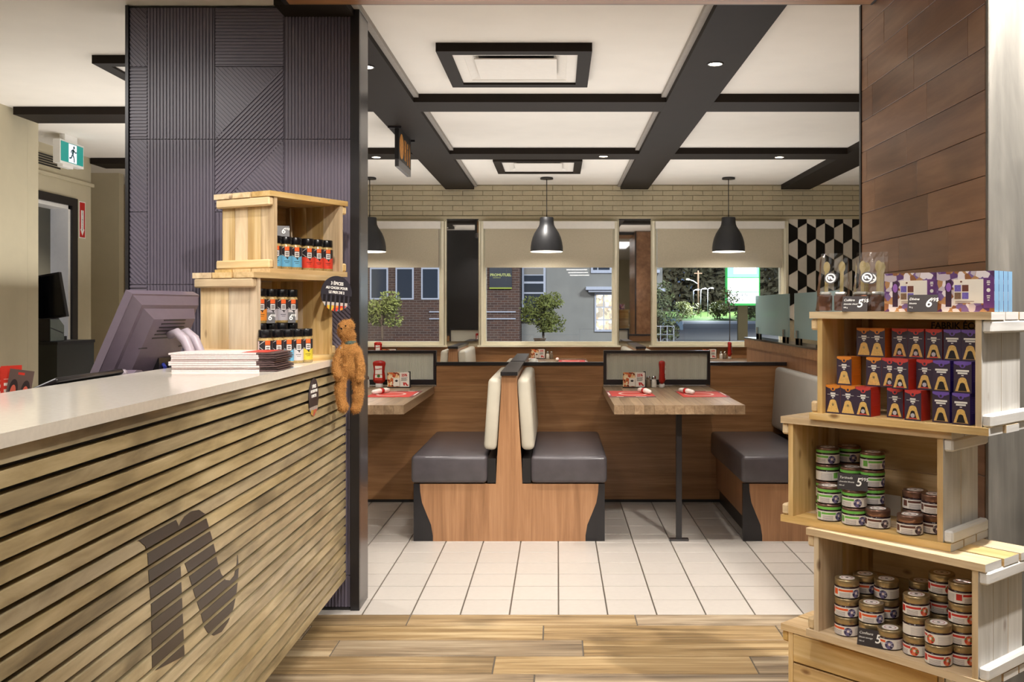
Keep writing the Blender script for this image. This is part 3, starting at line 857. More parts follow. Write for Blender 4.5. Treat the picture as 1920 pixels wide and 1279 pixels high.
# lower work surface behind the counter (carries the till)
wk = thing('work_surface', 'dark work surface hidden behind the service counter', 'counter', (0, 0, 0))
MB().box(-1.95, CB-.012, .9, 3.95, .86, .90).build('worktop', M['black'], wk)
MB().box(-1.92, CB-.02, .92, 3.93, 0, .859).build('cabinet', M['slatback'], wk)

# ------------------------------------------------------------------ wooden crates
def white_end(name, mat_in, mat_end): return [mat_in, mat_end]
def crate(label, FL, FR, z0, h, dep, t=.02, ends=('n', 'n'), nL=3, nR=2, nT=3, nback=2, closed=False, group='stacked wooden crates', stamp=None, half=False):
    """FL, FR: front corners on plan (as seen from outside). local x along the front, y into the crate"""
    W = math.hypot(FR[0]-FL[0], FR[1]-FL[1]); rz = math.atan2(FR[1]-FL[1], FR[0]-FL[0])
    c = thing('wooden_crate', label, 'crate', (FL[0], FL[1], z0), rz, group)
    rnd = random.Random(label)
    bw = dep/nT
    def board(a0, a1, b0, b1, c0, c1, white):
        m = MB().box(a0, a1, b0, b1, c0, c1)
        if white:       # painted end grain on the right
            m.mi[5] = 1
        return m
    for lev in (0, 1):
        for i in range(nT):
            b0 = i*bw+(.004 if i else 0); b1 = (i+1)*bw-.004
            j = rnd.uniform(-.004, .004)
            zz0 = 0 if lev == 0 else h-t
            m = board(-.012+(j if i else 0), W+.012+j, b0, b1, zz0, zz0+t-.0002, ends[1] == 'w')
            m.build('bottom_board' if lev == 0 else 'top_board', [M['pine'], M['wpiney']], c)
    zi0, zi1 = t, h-t
    e = .016
    for side, n in ((0, nL), (1, nR)):
        k = ends[side] == 'w'
        for i in range(n):
            b0 = .004+(dep-.024)*i/n+.001; b1 = .004+(dep-.024)*(i+1)/n-.001
            x0 = .012 if side == 0 else W-.012-e
            m = MB().box(x0, x0+e, b0, b1, zi0+.0002, zi1-.0002)
            m.mi[4 if side == 0 else 5] = 1
            m.build('end_board', [M['pinev'], M['wpinev'] if k else M['pinev']], c)
        for lev in (0, 1):
            a = zi0+.0005 if lev == 0 else zi1-.034
            if side == 0: xa, xb = -.012, .0118
            else: xa, xb = W-.0118, W+.014
            B('cleat', xa, xb, .006, dep-.01, a, a+.033, M['wpiney'] if k else M['piney'], c, .005)
    for i in range(nback):
        a = zi0+(zi1-zi0)*i/nback+.001; b_ = zi0+(zi1-zi0)*(i+1)/nback-.002
        MB().box(.03, W-.03, dep-.018, dep-.003, a, b_).build('back_board', M['pine'], c)
    # corner posts inside
    for xx in (.0285, W-.0285-.022):
        MB().box(xx, xx+.022, dep-.042, dep-.0185, zi0+.0003, zi1-.0003).build('corner_post', M['pinev'], c)
    if closed:
        for i in range(3):
            a = zi0+(zi1-zi0)*i/3+.002; b_ = zi0+(zi1-zi0)*(i+1)/3-.003
            B('front_board', .03, W-.03, .002, .016, a, b_, M['pine'], c, .002)
    if stamp:
        T(stamp, .027, M['ink'], c, (W*.62, dep-.0184, zi1-.021), bold=.0006, ext=.0002)
    c['W'] = W
    return c, W, rz
def cpos(FL, rz, u, v):
    d = (math.cos(rz), math.sin(rz)); n = (-d[1], d[0])
    return FL[0]+u*d[0]+v*n[0], FL[1]+u*d[1]+v*n[1]
def u_at(FL, rz, px, v):
    """distance along the crate front whose photo column is px at inset v"""
    lo, hi = -.2, .9
    for _ in range(50):
        m = (lo+hi)/2; x, y = cpos(FL, rz, m, v)
        if 1045+1800*x/y < px: lo = m
        else: hi = m
    return lo
CT1 = CT+.0003
F_FL, F_FR = (-1.046, 3.335), (-.866, 3.742)
cF, WF, rF = crate('lower pine crate on the counter with two rows of spice jars', F_FL, F_FR, CT1, .325, .285, nL=2, nR=2, nback=2, group='crates on the counter')
E_FL, E_FR = (-1.044, 3.52), (-.852, 3.865)
cE, WE, rE = crate('upper pine crate on the counter holding blue and red spice jars', E_FL, E_FR, CT1+.3253, .305, .295, nL=4, nR=3, nback=3, group='crates on the counter')
ZF = CT1+.0203; ZE = CT1+.3253+.0203
for k, (u, v0) in enumerate(((.20, .20), (.27, .16))):
    x, y = cpos(E_FL, rE, u, v0); x2, y2 = cpos(E_FL, rE, u+.03, v0+.05)
    o = MB().tube([(0, 0, 0), (x2-x, y2-y, .255)], .0035, 8).build('wooden_stick', M['pinev'], None, (x, y, ZE+.003))
    tag(o, ['left', 'right'][k] + ' thin wooden stick leaning inside the upper counter crate', 'stick', 'sticks in the upper counter crate')

# spice jars -------------------------------------------------------------
COL = {'red': (214, 66, 48), 'blue': (104, 170, 204), 'orange': (224, 138, 52), 'white': (202, 194, 192), 'yellow': (206, 186, 60), 'silver': (176, 170, 176)}
def spice_label(cname):
    c = COL[cname]
    zl = .052
    V = lambda u, v: ((u-.15).ab()*.020 + (v-.066)).lt(.024)*v.lt(.090)*v.gt(zl-.012)*u.gt(-.75)
    edge = lambda u, v: ((((u+.35)*.016).ab()*1.0 + ((v-.068).ab())*1.0 - .016).ab()).lt(.0011)*u.lt(-.30)*u.gt(-1.4)*v.gt(zl)
    return masked('spice_label_'+cname, (44, 40, 44), [
        (lambda u, v: v.lt(zl), c),
        (lambda u, v: (v.gt(zl-.010))*((u-.15).ab()*.016+(zl-.010)).lt(v)*(u-.15).ab().lt(.62)*v.lt(zl+.002), (44, 40, 44)),
        (edge, (200, 196, 190)),
        (rect(-.22, .50, .071, .086), (226, 98, 44)),
        (lambda u, v: rect(-.22, .50, .048, .069)(u, v), (208, 202, 198)),
        (lambda u, v: rect(-.10, .38, .053, .057)(u, v).mx(rect(-.10, .38, .060, .064)(u, v)), (90, 84, 84)),
        (rect(-2.0, -1.15, .053, .084), (220, 196, 196)),
        (rect(-.3, .5, .030, .0325), tuple(int(v*.45) for v in c)),
        (rect(-.15, .4, .024, .026), tuple(int(v*.5) for v in c)),
        (disc(.2, .041, .0022, .12), (40, 30, 30))], .35, 'cyl')
SP = {}
M['spiceglass'] = plain('spice_in_glass', (176, 150, 98), .12, noise=.3, nscale=260)
def spice_proto(cn):
    t = thing('spice_jar', '', 'jar')
    MB().lathe([(.0225, 0), (.0245, .003), (.0245, .088), (.0215, .094), (.0215, .0965)], 24).build('glass_jar', M['spiceglass'], t)
    MB().lathe([(.0249, .010), (.0249, .086)], 32, cap=False).build('label', spice_label(cn), t)
    m = MB().lathe([(.0236, .097), (.0240, .098), (.0240, .121), (.0225, .124)], 24)
    m.build('lid', M['lid'], t)
    return t
def spice(cn, label, FL, rz, u, v, z, turn=0):
    if cn not in SP: SP[cn] = spice_proto(cn); o = SP[cn]
    else: o = copy_tree(SP[cn])
    x, y = cpos(FL, rz, u, v); o.location = (x, y, z); o.rotation_euler.z = rz+turn
    o['label'] = label; o['group'] = 'spice jars'
    return o
fac = R(-38)
for u, lab in ((.062, 'left'), (.114, 'middle'), (.166, 'right')):
    spice('blue', 'blue labelled spice jar, %s of the three in the upper counter crate' % lab, E_FL, rE, u, .05, ZE, fac)
for u, v, lab in ((.233, .05, 'left'), (.286, .05, 'middle'), (.338, .05, 'right')):
    spice('red', 'red labelled spice jar, %s of the front three in the upper counter crate' % lab, E_FL, rE, u, v, ZE, fac)
spice('red', 'red labelled spice jar set back between the blue and red jars', E_FL, rE, .232, .115, ZE, fac)
names = ['red', 'orange', 'blue', 'white', 'yellow']
for k, u in enumerate((.012, .070, .124, .177, .230)):
    spice(names[k], '%s labelled spice jar in the front row on the counter' % names[k], F_FL, rF, u, -.030, CT1, fac)
lo = [.075, .132, .19, .245]
upn = ['orange', 'silver', 'silver', 'white']
ul = ['orange labelled spice jar stacked at the back left of the lower crate', 'grey labelled spice jar, second from left in the stacked back row', 'grey labelled spice jar, third from left in the stacked back row', 'pale labelled spice jar at the right end of the stacked back row']
for k, u in enumerate(lo):
    spice(names[k+1 if k < 3 else 3], 'spice jar in the second row of the lower crate, %s from left, lid showing' % ['first', 'second', 'third', 'fourth'][k], F_FL, rF, u, .050, ZF, fac)
    spice(upn[k], ul[k], F_FL, rF, u, .050, ZF+.1243, fac)

# price cards ------------------------------------------------------------
def price(label, loc, rz, l1, l2, l3, big, small, w=.062, h=.036, tilt=-14):
    t = thing('price_card', label, 'price card', loc, rz, 'black price cards')
    c = B('card', -w/2, w/2, -.0006, .0006, 0, h, M['card'], t); c.location = (0, 0, 0)
    me = MB().box(-w/2, w/2, -.0006, .0006, 0, h); bpy.data.objects.remove(c)
    c = me.build('card', M['card'], t, (0, 0, 0), (R(tilt), 0, 0))
    T(l1, h*.21, M['whiteink'], c, (-w*.45, -.0009, h*.74), align='LEFT', shear=.25, ext=.0002)
    T(l2, h*.14, M['whiteink'], c, (-w*.45, -.0009, h*.49), align='LEFT', shear=.2, ext=.0002)
    T(l3, h*.12, M['whiteink'], c, (-w*.45, -.0009, h*.26), align='LEFT', ext=.0002)
    T(big, h*.72, M['whiteink'], c, (w*.20, -.0009, h*.50), shear=.15, ext=.0002, bold=.0004)
    T(small, h*.30, M['whiteink'], c, (w*.39, -.0009, h*.70), shear=.1, ext=.0002)
    MB().box(-w/2, w/2, .001, .016, 0, .0015).build('foot', M['film'], t)
    return t
x, y = cpos(F_FL, rF, .085, .028); price('black price card left of its twin above the front spice jars', (x, y, ZF+.1245), rF+R(-40), 'Épices', 'mélange', '60 g', '6', '99$', .060, .040)
x, y = cpos(F_FL, rF, .200, .028); price('black price card right of its twin above the front spice jars', (x, y, ZF+.1245), rF+R(-40), 'Épices', 'à steak', '60 g', '6', '99$', .056, .040)
x, y = cpos(E_FL, rE, .088, .055); price('black price card above the blue spice jars in the upper crate', (x, y, ZE+.1245), rE+R(-40), 'Épices', 'légumes', '60 g', '6', '99$', .075, .042)

# round promotion tags ---------------------------------------------------
def tagmat():
    return masked('promo_print', (52, 50, 58), [
        (lambda u, v: v.lt(-.012), (60, 58, 66)),
        (lambda u, v: v.lt(-.006)*v.gt(-.034)*((u*52.0).frac().lt(.62)), (26, 24, 28)),
        (lambda u, v: v.lt(-.034)*v.gt(-.046)*((u*52.0).frac().lt(.62)), (196, 186, 176)),
        (lambda u, v: v.lt(-.046)*((u*52.0).frac().lt(.62)), lambda t, co: mottled([(214, 66, 48), (206, 186, 60), (104, 170, 204), (224, 138, 52)], 60)(t, co))], .35)
M['promo'] = tagmat()
def promo(label, loc, rot):
    pts = [(.068*math.cos(2*math.pi*i/40), .068*math.sin(2*math.pi*i/40)) for i in range(40)]
    t = thing('promo_tag', label, 'tag', loc); t.rotation_euler = rot
    c = MB().prism(pts, XZ, -.0008, .0008).build('disc', M['promo'], t)
    for k, s in enumerate(('3 ÉPICES', 'AU CHOIX POUR', 'LE PRIX DE 2')):
        T(s, .0165 if k == 0 else .0135, M['whiteink'], c, (0, -.0012, .038-k*.017), bold=.0006, ext=.0002, sx=.9)
    return t
x, y = cpos(F_FL, rF, .405, -.036)
promo('round spice offer tag hanging at the corner of the lower counter crate', (x, y, CT1+.255), (0, R(4), rF+R(-22)))
promo('round spice offer tag stuck on the counter slats', (CX+.0035, 3.47, .945), (0, 0, R(90)))

# stack of folded menus --------------------------------------------------
M['menu_edge'] = plain('menu_paper_edge', (214, 200, 198), .5, noise=.1, nscale=200)
M['menu_cover'] = plain('menu_cover', (84, 66, 66), .35, noise=.1)
M['menu_red'] = plain('menu_red', (186, 52, 44), .4)
for i in range(9):
    z0 = CT1+i*.0066; dx = random.uniform(-.006, .006); dy = random.uniform(-.004, .004)
    t = thing('folded_menu', '%s folded menu in the stack on the counter, counted from the bottom' % ['first', 'second', 'third', 'fourth', 'fifth', 'sixth', 'seventh', 'eighth', 'ninth, top'][i], 'menu', (-1.205+dx, 2.985+dy, z0), R(2), 'stack of folded menus')
    prof = [(0, 0), (.27, 0), (.282, .0012), (.296, -.0005+.001), (.31, .0016), (.326, .001), (.326, .0045), (.31, .006), (.296, .0052), (.282, .0062), (.27, .0058), (0, .0058)]
    if i == 0: prof = [(a, max(b_, 0)) for a, b_ in prof]
    MB().prism([p for p in prof if p[0] <= .27], XZ, 0, .21).build('pages', M['menu_edge'], t)
    q = [(.2702, 0.0)] + prof[2:10] + [(.2702, .0058)]
    MB().prism(q, XZ, 0, .21).build('spine_fold', M['menu_cover'], t)
    if i == 8: MB().box(.22, .30, .02, .208, .0064, .0067).build('cover_picture', M['menu_red'], t)

# till: touch screen seen from behind ---------------------------------------
M['till'] = plain('till_plastic', (104, 92, 104), .33, noise=.05)
M['till_light'] = plain('till_light_plastic', (178, 166, 176), .35, noise=.04)
ti = thing('till_screen', 'purple grey till touch screen seen from behind, leaning back on its stand', 'till', (-1.334, 3.19, .9003), R(-15))
# local: screen plane; +x toward customer (back of the screen), y along the screen width
tl = MB()
hd_ = link('screen_head', MB().box(-.014, .014, -.17, .17, -.005, .305).mesh(M['till']), ti, (-.105, 0, .145), (0, R(27), 0))
hp = [(-.17, .02), (.17, .02), (.17, .26), (.13, .285), (-.13, .285), (-.17, .26)]
def shell(p, q, t): k = 1-.28*t/.06; return (.0142+t, p*k, .15+(q-.15)*k)
m = MB(); m.prism([(-.166, 0), (.166, 0), (.166, .300), (-.166, .300)], shell, 0, .028); m.prism([(-.148, .01), (.148, .01), (.148, .285), (-.148, .285)], shell, .0281, .062)
hs_ = m.build('back_shell', M['till'], hd_)
for k in range(6):
    MB().box(.0765, .078, -.075+.004*k, .075-.004*k, .175+k*.013, .179+k*.013).build('vent_slot', M['black'], hs_)
for yy in (-.1, .1):
    m = MB().box(.077, .0785, yy-.02, yy+.02, .14, .143).build('vent_slot', M['black'], hs_)
MB().box(-.0155, -.0142, -.155, .155, .015, .285).build('display_glass', M['blackg'], hd_)
m = MB(); pts = [(.055, .275), (.085, .285), (.115, .262), (.135, .225), (.142, .195), (.145, .186)]
for yy in (-.005, .045):
    MB().tube([(a, yy, b_) for a, b_ in pts], [.014, .016, .017, .016, .016, .014], 10).build('arm', M['till_light'], ti)
MB().prism([(-.20, 0), (.0, 0), (.0, .08), (-.02, .145), (-.06, .175), (-.10, .16), (-.17, .03)], XZ, -.02, .10).build('base', M['black'], ti)
MB().box(-.045, .012, .0, .09, .150, .20).build('cable_bay', M['blackm'], ti)
for k, cc in enumerate(((50, 70, 190), (60, 60, 66), (70, 90, 200))):
    MB().tube([(.012, .02+.03*k, .18), (.020, .02+.03*k, .17), (.016, .02+.03*k, .13)], .006, 8).build('cable', plain('cable_%d' % k, cc, .4), ti)
# low flat display beside the till
fd = thing('flat_display', 'low black display panel lying just behind the counter top', 'display', (-1.345, 2.50, .9003), R(1))
m = link('panel', bxm(.16, .40, .016, .006, M['blackm'], 2), fd, (-.03, .2, .145), (0, R(-24), 0))
B('screen_glass', -.07, .07, -.18, .18, .0082, .009, M['blackg'], m)
MB().box(-.08, -.01, .12, .28, 0, .11).build('stand', M['black'], fd)
MB().tube([(.03, .41, .168), (.03, .43, .168)], .011, 10).build('hinge', M['till_light'], fd)
kb = thing('card_terminal', 'grey curved terminal lid behind the counter in front of the till', 'terminal', (-1.335, 2.945, .9003), R(2))
MB().prism([(0, 0), (.10, 0), (.10, .15), (.08, .162), (.04, .165), (0, .15)], lambda p, q, t: (t, p, q), -.05, .03).build('body', M['blackm'], kb)
MB().prism([(.0, .1505), (.04, .1655), (.08, .1625), (.10, .1505), (.10, .158), (.08, .17), (.04, .173), (0, .158)], lambda p, q, t: (t, p, q), -.058, .028).build('lid', M['till'], kb)
# fanned red leaflets
M['leaf'] = masked('leaflet_print', (206, 52, 38), [(lines(-.018, .018, -.05, .045, 6, .45), (238, 214, 200)), (rect(-.034, .034, .03, .06), (206, 52, 38))], .4)
M['leafp'] = masked('leaflet_photo', (98, 78, 72), [(disc(-.014, .012, .026, .011), (52, 40, 40)), (disc(.016, .012, .026, .011), (52, 40, 40)), (disc(-.014, .006, .018, .007), (206, 96, 76)), (disc(.016, .006, .018, .007), (206, 96, 76)), (rect(-.008, .008, .050, .056), (206, 52, 38))], .4)
lt = thing('leaflet_stand', 'black leaflet stand hidden behind the counter', 'stand', (-1.39, 2.40, .9003))
MB().box(-.13, .09, -.012, .02, 0, .085).build('tray', M['black'], lt)
for k, (dx, a, mm, lab, dz) in enumerate(((-.008, 24, 'leaf', 'leftmost red leaflet fanned out behind the counter', 0), (.014, 14, 'leaf', 'second red leaflet from left, fanned behind the counter', .01), (.040, 3, 'leaf', 'tall red leaflet standing upright beside the photo leaflet', .02), (.060, -7, 'leafp', 'brown leaflet with a photo, rightmost behind the counter', .0))):
    m = link('leaflet', bxm(.052 if k < 3 else .060, .0015, .125, 0, M[mm]), None, (-1.39+dx, 2.385-.006*k, .9003+.150+dz*.5), (R(-6), R(-a), 0))
    tag(m, lab, 'leaflet', 'red leaflets behind the counter')

# plush bear hanging at the counter end ------------------------------------
M['plush'] = plain('plush_fur', (190, 134, 70), .9, noise=.35, nscale=220, bump=.9)
def plush():
    t = thing('plush_bear', 'ginger plush bear hanging at the end of the counter beside the column', 'plush toy', (-.806, 3.72, .872)); t.scale = (.84,)*3
    V = [(0, 0, .19), (0, 0, .27), (.0, 0, .315), (-.012, -.005, .355), (-.018, -.010, .385),
         (-.030, -.02, .17), (-.034, -.045, .10), (-.026, -.05, .045), (-.014, -.055, .012), (-.006, -.075, .010),
         (.036, .0, .16), (.045, -.015, .09), (.042, -.02, .035), (.034, -.025, .004), (.026, -.045, .0),
         (-.040, -.02, .265), (-.052, -.05, .20), (-.030, -.075, .145),
         (.040, -.01, .262), (.058, -.02, .19), (.050, -.035, .125), (-.040, -.012, .405), (.012, -.004, .41), (-.022, -.045, .375)]
    Ed = [(0, 1), (1, 2), (2, 3), (3, 4), (0, 5), (5, 6), (6, 7), (7, 8), (8, 9), (0, 10), (10, 11), (11, 12), (12, 13), (13, 14), (1, 15), (15, 16), (16, 17), (1, 18), (18, 19), (19, 20), (4, 21), (4, 22), (3, 23)]
    Rr = [.042, .040, .022, .040, .036, .026, .024, .022, .024, .018, .026, .024, .022, .022, .017, .022, .020, .018, .022, .020, .017, .012, .012, .020]
    me = bpy.data.meshes.new('plush'); me.from_pydata(V, Ed, []); me.materials.append(M['plush'])
    o = link('body', me, t)
    sk = o.modifiers.new('skin', 'SKIN'); sk.use_smooth_shade = True
    for i, r in enumerate(Rr): me.skin_vertices[0].data[i].radius = (r, r)
    me.skin_vertices[0].data[0].use_root = True
    ss = o.modifiers.new('sub', 'SUBSURF'); ss.levels = 3; ss.render_levels = 3
    tx = bpy.data.textures.new('fur', 'CLOUDS'); tx.noise_scale = .012
    dm = o.modifiers.new('fur', 'DISPLACE'); dm.texture = tx; dm.strength = .010; dm.mid_level = .5
    bpy.context.view_layer.update()
    ev = bpy.data.meshes.new_from_object(o.evaluated_get(bpy.context.evaluated_depsgraph_get()))
    for md in list(o.modifiers): o.modifiers.remove(md)
    o.data = ev
    rnd = random.Random(3); vs_ = []; fs = []
    ps_ = list(ev.polygons); wts = [p.area for p in ps_]
    for p in rnd.choices(ps_, wts, k=14000):
        vv = [ev.vertices[i].co for i in p.vertices]; ww = [rnd.random() for _ in vv]; sw = sum(ww)
        c0 = sum((v*w_ for v, w_ in zip(vv, ww)), Vector())/sw
        d = (p.normal*.7 + Vector((rnd.gauss(0, .45), rnd.gauss(0, .45), rnd.gauss(-.55, .45)))).normalized()*rnd.uniform(.006, .014)
        sd = d.orthogonal().normalized()*.0007
        k = len(vs_); vs_ += [c0-sd, c0+sd, c0+d]; fs.append((k, k+1, k+2))
    tag(MB().add(vs_, fs).build('fur', M['plush'], t), kind='stuff')
    MB().lathe([(.026, .298), (.031, .304), (.031, .316), (.026, .322)], 20).build('scarf', plain('scarf_knit', (70, 92, 86), .9, noise=.5, nscale=150), t)
    MB().box(-.034, -.030, -.035, -.008, .262, .292).build('label_tag', plain('pale_blue_tag', (150, 176, 190), .6), t)
    for s in (-1, 1):
        MB().lathe([(.001, -.004), (.004, 0), (.001, .004)], 10, smooth=True).build('eye', M['blackg'], t, (-.022+s*.016, -.052, .388))
    MB().lathe([(.001, -.005), (.006, 0), (.001, .005)], 10).build('nose', M['blackg'], t, (-.022, -.066, .376))
    return t
plush()
# ------------------------------------------------------------------ crate tower on the right
A_FL, A_FR = (.748, 2.81), (1.090, 2.444)
B_FL, B_FR = (.683, 2.893), (1.029, 2.537)
C_FL, C_FR = (.737, 2.806), (1.067, 2.413)
D_FL, D_FR = (.690, 2.92), (1.035, 2.545)
gt = 'crate tower beside the plank column'
cD, WD, rD = crate('bottom crate of the right tower, closed front boards', D_FL, D_FR, .0003, .3045, .275, ends=('n', 'w'), closed=True, group=gt)
cC, WC, rC = crate('third crate down in the right tower with gold lidded jam jars', C_FL, C_FR, .3055, .316, .27, ends=('n', 'w'), nL=2, nR=3, nback=2, group=gt)
cB, WB, rB = crate('second crate down in the right tower with green banded spread jars', B_FL, B_FR, .622, .317, .25, ends=('n', 'w'), nL=1, nR=2, nback=2, group=gt, stamp='FABRIK-ECO')
cA, WA, rA = crate('top crate of the right tower filled with small tea boxes', A_FL, A_FR, .9395, .3155, .27, ends=('n', 'w'), nL=2, nR=2, nback=2, group=gt, stamp='FABRIK ÉCO')
ZA, ZBt, ZC, ZTOP = .9395+.0203, .622+.0203, .3055+.0203, .9395+.3158

# tea boxes ----------------------------------------------------------------
TBW, TBD, TBH = .0475, .053, .0825
M['teadark'] = plain('tea_box_aubergine', (58, 44, 66), .4, noise=.05)
M['teacream'] = plain('tea_box_cream', (226, 186, 108), .45, noise=.15, nscale=300)
M['teablack'] = plain('tea_box_black', (30, 26, 30), .4)
M['teagrey'] = plain('tea_box_grey', (196, 192, 200), .4)
TCOL = {'orange': ((222, 136, 46), (204, 118, 30)), 'red': ((206, 66, 64), (198, 56, 36)), 'purple': ((112, 84, 176), (58, 40, 120))}
def arch(w, h, z0, n=10):
    p = [(-w, z0)]
    for i in range(n+1):
        a = math.pi - math.pi*i/n
        k = w*.55
        p.append((k*math.cos(a), z0+h-k*.8+k*.8*math.sin(a)))
    p.append((w, z0)); return p
TB = {}
def teabox_proto(kind):
    flap, side = TCOL[kind]
    mf = plain('tea_flap_'+kind, flap, .4, noise=.03); msd = plain('tea_side_'+kind, side, .4, noise=.04)
    t = thing('tea_box', '', 'tea box')
    m = MB().box(-TBW/2, TBW/2, 0, TBD, 0, TBH); m.mi[1] = 1; m.mi[4] = 2; m.mi[5] = 2; m.mi[3] = 2
    body = m.build('carton', [M['teadark'], mf, msd], t)
    w = TBW/2-.0008
    f = [(-w, TBH-.0002), (-w, TBH-.006), (-.012, TBH-.010)]
    f += [(.008*math.cos(a), TBH-.010-.008*math.sin(a)*.9) for a in [math.pi*(1-i/8) for i in range(9)]][0:9]
    f += [(.012, TBH-.010), (w, TBH-.006), (w, TBH-.0002)]
    fo = MB().prism(f, XZ, -.0007, -.0001).build('flap', mf, t)
    MB().prism([(.0035*math.cos(a), TBH-.0115+.0035*math.sin(a)) for a in [2*math.pi*i/12 for i in range(12)]], XZ, -.0010, -.0008).build('thumb_hole', M['teadark'], fo)
    pr = MB()
    if kind == 'purple':
        pr.box(-.017, .017, -.0005, -.0001, .0555, .0605); pr.box(-.013, .013, -.0005, -.0001, .0495, .0540)
    else:
        pr.box(-.008, .008, -.0005, -.0001, .0565, .0605); pr.box(-.018, .018, -.0005, -.0001, .0545, .0555); pr.box(-.0065, .0065, -.0005, -.0001, .0490, .0535)
    pr.box(-.003, .003, -.0005, -.0001, .0445, .0470)
    pr.build('name_print', M['whiteink'], t)
    ar = MB().prism(arch(.0195, .037, .004), XZ, -.0005, -.0001).build('arch_print', M['teacream'], t)
    if kind != 'orange':
        q = arch(.011 if kind == 'red' else .012, .022, .005)
        MB().prism(q, XZ, -.0009, -.0006).build('dark_figure', M['teablack'], ar)
        if kind == 'red':
            MB().prism([(.006*math.cos(a), .014+.006*math.sin(a)) for a in [2*math.pi*i/12 for i in range(12)]], XZ, -.0012, -.0010).build('pale_spot', M['teagrey'], ar)
            MB().box(-.012, .012, -.0012, -.0010, .0045, .0075).build('red_strip', mf, ar)
    else:
        MB().prism([(.0035*math.cos(a), .026+.0035*math.sin(a)) for a in [2*math.pi*i/12 for i in range(12)]], XZ, -.0008, -.0006).build('ring_print', M['gold'], ar)
    sd = MB()
    for k in range(10): sd.box(TBW/2, TBW/2+.0003, .008, TBD-.006-(k % 3)*.004, .070-k*.0045, .072-k*.0045)
    sd.build('side_text', mf, t)
    return t
ORD = ['first', 'second', 'third', 'fourth', 'fifth', 'sixth', 'seventh', 'eighth', 'ninth', 'tenth']
def teabox(kind, px, v, lev, label):
    if kind not in TB: TB[kind] = teabox_proto(kind); o = TB[kind]
    else: o = copy_tree(TB[kind])
    u = u_at(A_FL, rA, px, v) + TBW/2
    x, y = cpos(A_FL, rA, u, v); o.location = (x, y, ZA+lev*(TBH+.0004)); o.rotation_euler.z = rA
    o['label'] = label; o['group'] = 'small tea boxes in the top crate'
def tearow(lev, name, specs):
    last = None
    for k, (kind, px, v) in enumerate(specs):
        u0 = u_at(A_FL, rA, px, v)
        if last is not None and u0 < last+.0006:
            px = None; uu = last+.0006
        else: uu = max(u0, .0290)
        if kind not in TB: TB[kind] = teabox_proto(kind); o = TB[kind]
        else: o = copy_tree(TB[kind])
        x, y = cpos(A_FL, rA, uu+TBW/2, v); o.location = (x, y, ZA+lev*(TBH+.0004)); o.rotation_euler.z = rA
        o['label'] = '%s topped tea box, %s from left in the %s row of the top crate' % (kind, ORD[k], name); o['group'] = 'small tea boxes in the top crate'
        last = uu+TBW
        if last > WA-.029: print('ROW', lev, k, last, WA)
bot = [('orange', 1547, .022), ('orange', 1575, .022), ('red', 1604, .018), ('red', 1663, .045), ('red', 1696, .020), ('purple', 1748, .030), ('purple', 1785, .022)]
mid = [('orange', 1569, .040), ('orange', 1624, .055), ('red', 1652, .055), ('red', 1670, .022), ('red', 1718, .048), ('purple', 1749, .030), ('purple', 1788, .024)]
top = [('orange', 1606, .085), ('orange', 1628, .072), ('red', 1672, .088), ('red', 1702, .075), ('red', 1735, .062), ('purple', 1769, .05), ('purple', 1801, .05)]
tearow(0, 'bottom', bot); tearow(1, 'middle', mid); tearow(2, 'top', top)

# jam and spread jars ------------------------------------------------------
def jam_label(name, band, fruit):
    return masked('jam_label_'+name, (226, 220, 212), [
        (rect(-1.25, -.02, .0205, .0265), band),
        (rect(-1.75, -1.32, .010, .0265), band),
        (lines(-1.15, -.25, .005, .0185, 4, .42), (136, 124, 128)),
        (lines(.85, 1.9, .004, .026, 8, .38), (168, 160, 158)),
        (lines(-2.9, -1.9, .004, .026, 8, .38), (168, 160, 158)),
        (disc(.28, .0150, .0118, .34), lambda t, co: mottled(fruit, 170)(t, co)),
        (disc(.28, .0165, .0038, .10), (232, 214, 206))], .35, 'cyl')
BLUE = [(58, 50, 86), (108, 100, 140), (36, 32, 52), (150, 146, 172)]
DARK = [(50, 34, 38), (100, 84, 96), (70, 50, 54), (150, 140, 140)]
REDF = [(200, 60, 46), (226, 120, 80), (170, 34, 34), (110, 120, 60)]
M['jl_green'] = jam_label('green', (112, 178, 76), BLUE)
M['jl_brown'] = jam_label('brown', (96, 58, 48), DARK)
M['jl_orange'] = jam_label('orange', (224, 92, 44), BLUE)
M['jl_red'] = jam_label('red', (196, 48, 40), REDF)
M['jamglass'] = plain('jam_in_glass', (46, 26, 34), .1, noise=.2, nscale=60)
M['lidpaper'] = masked('lid_sticker', (232, 226, 222), [(disc(0, 0, .0045), (60, 44, 44)), (lambda u, v: ((u*u+v*v).op('SQRT')-.0145).ab().lt(.0016), (190, 150, 150))], .5, 'xy')
JR = .0345
JP = {}
def jam_proto(kind):
    t = thing('jam_jar', '', 'jar')
    r = JR
    MB().lathe([(r*.93, 0), (r, .003), (r, .031), (r*.96, .034)], 28).build('glass_jar', M['jamglass'], t)
    MB().lathe([(r+.0003, .0035), (r+.0003, .0300)], 40, cap=False).build('label', M['jl_'+kind], t)
    if kind == 'green':
        l = MB().lathe([(r*.985, .0342), (r*1.0, .035), (r*1.0, .0470), (r*.96, .0500)], 28).build('lid', M['bronze'], t)
        MB().lathe([(r*1.0+.0004, .0352), (r*1.0+.0004, .0425)], 32, cap=False).build('green_band', M['greenband'], l)
    else:
        l = MB().lathe([(r*.97, .0342), (r*1.0, .035), (r*1.0, .0505), (r*.965, .0532)], 28).build('lid', M['bronze' if kind == 'brown' else 'gold'], t)
    top = .0500 if kind == 'green' else .0532
    MB().lathe([(r*.64, top), (r*.64, top+.0004)], 24).build('lid_sticker', M['lidpaper'], l)
    t['h'] = top+.0006
    return t
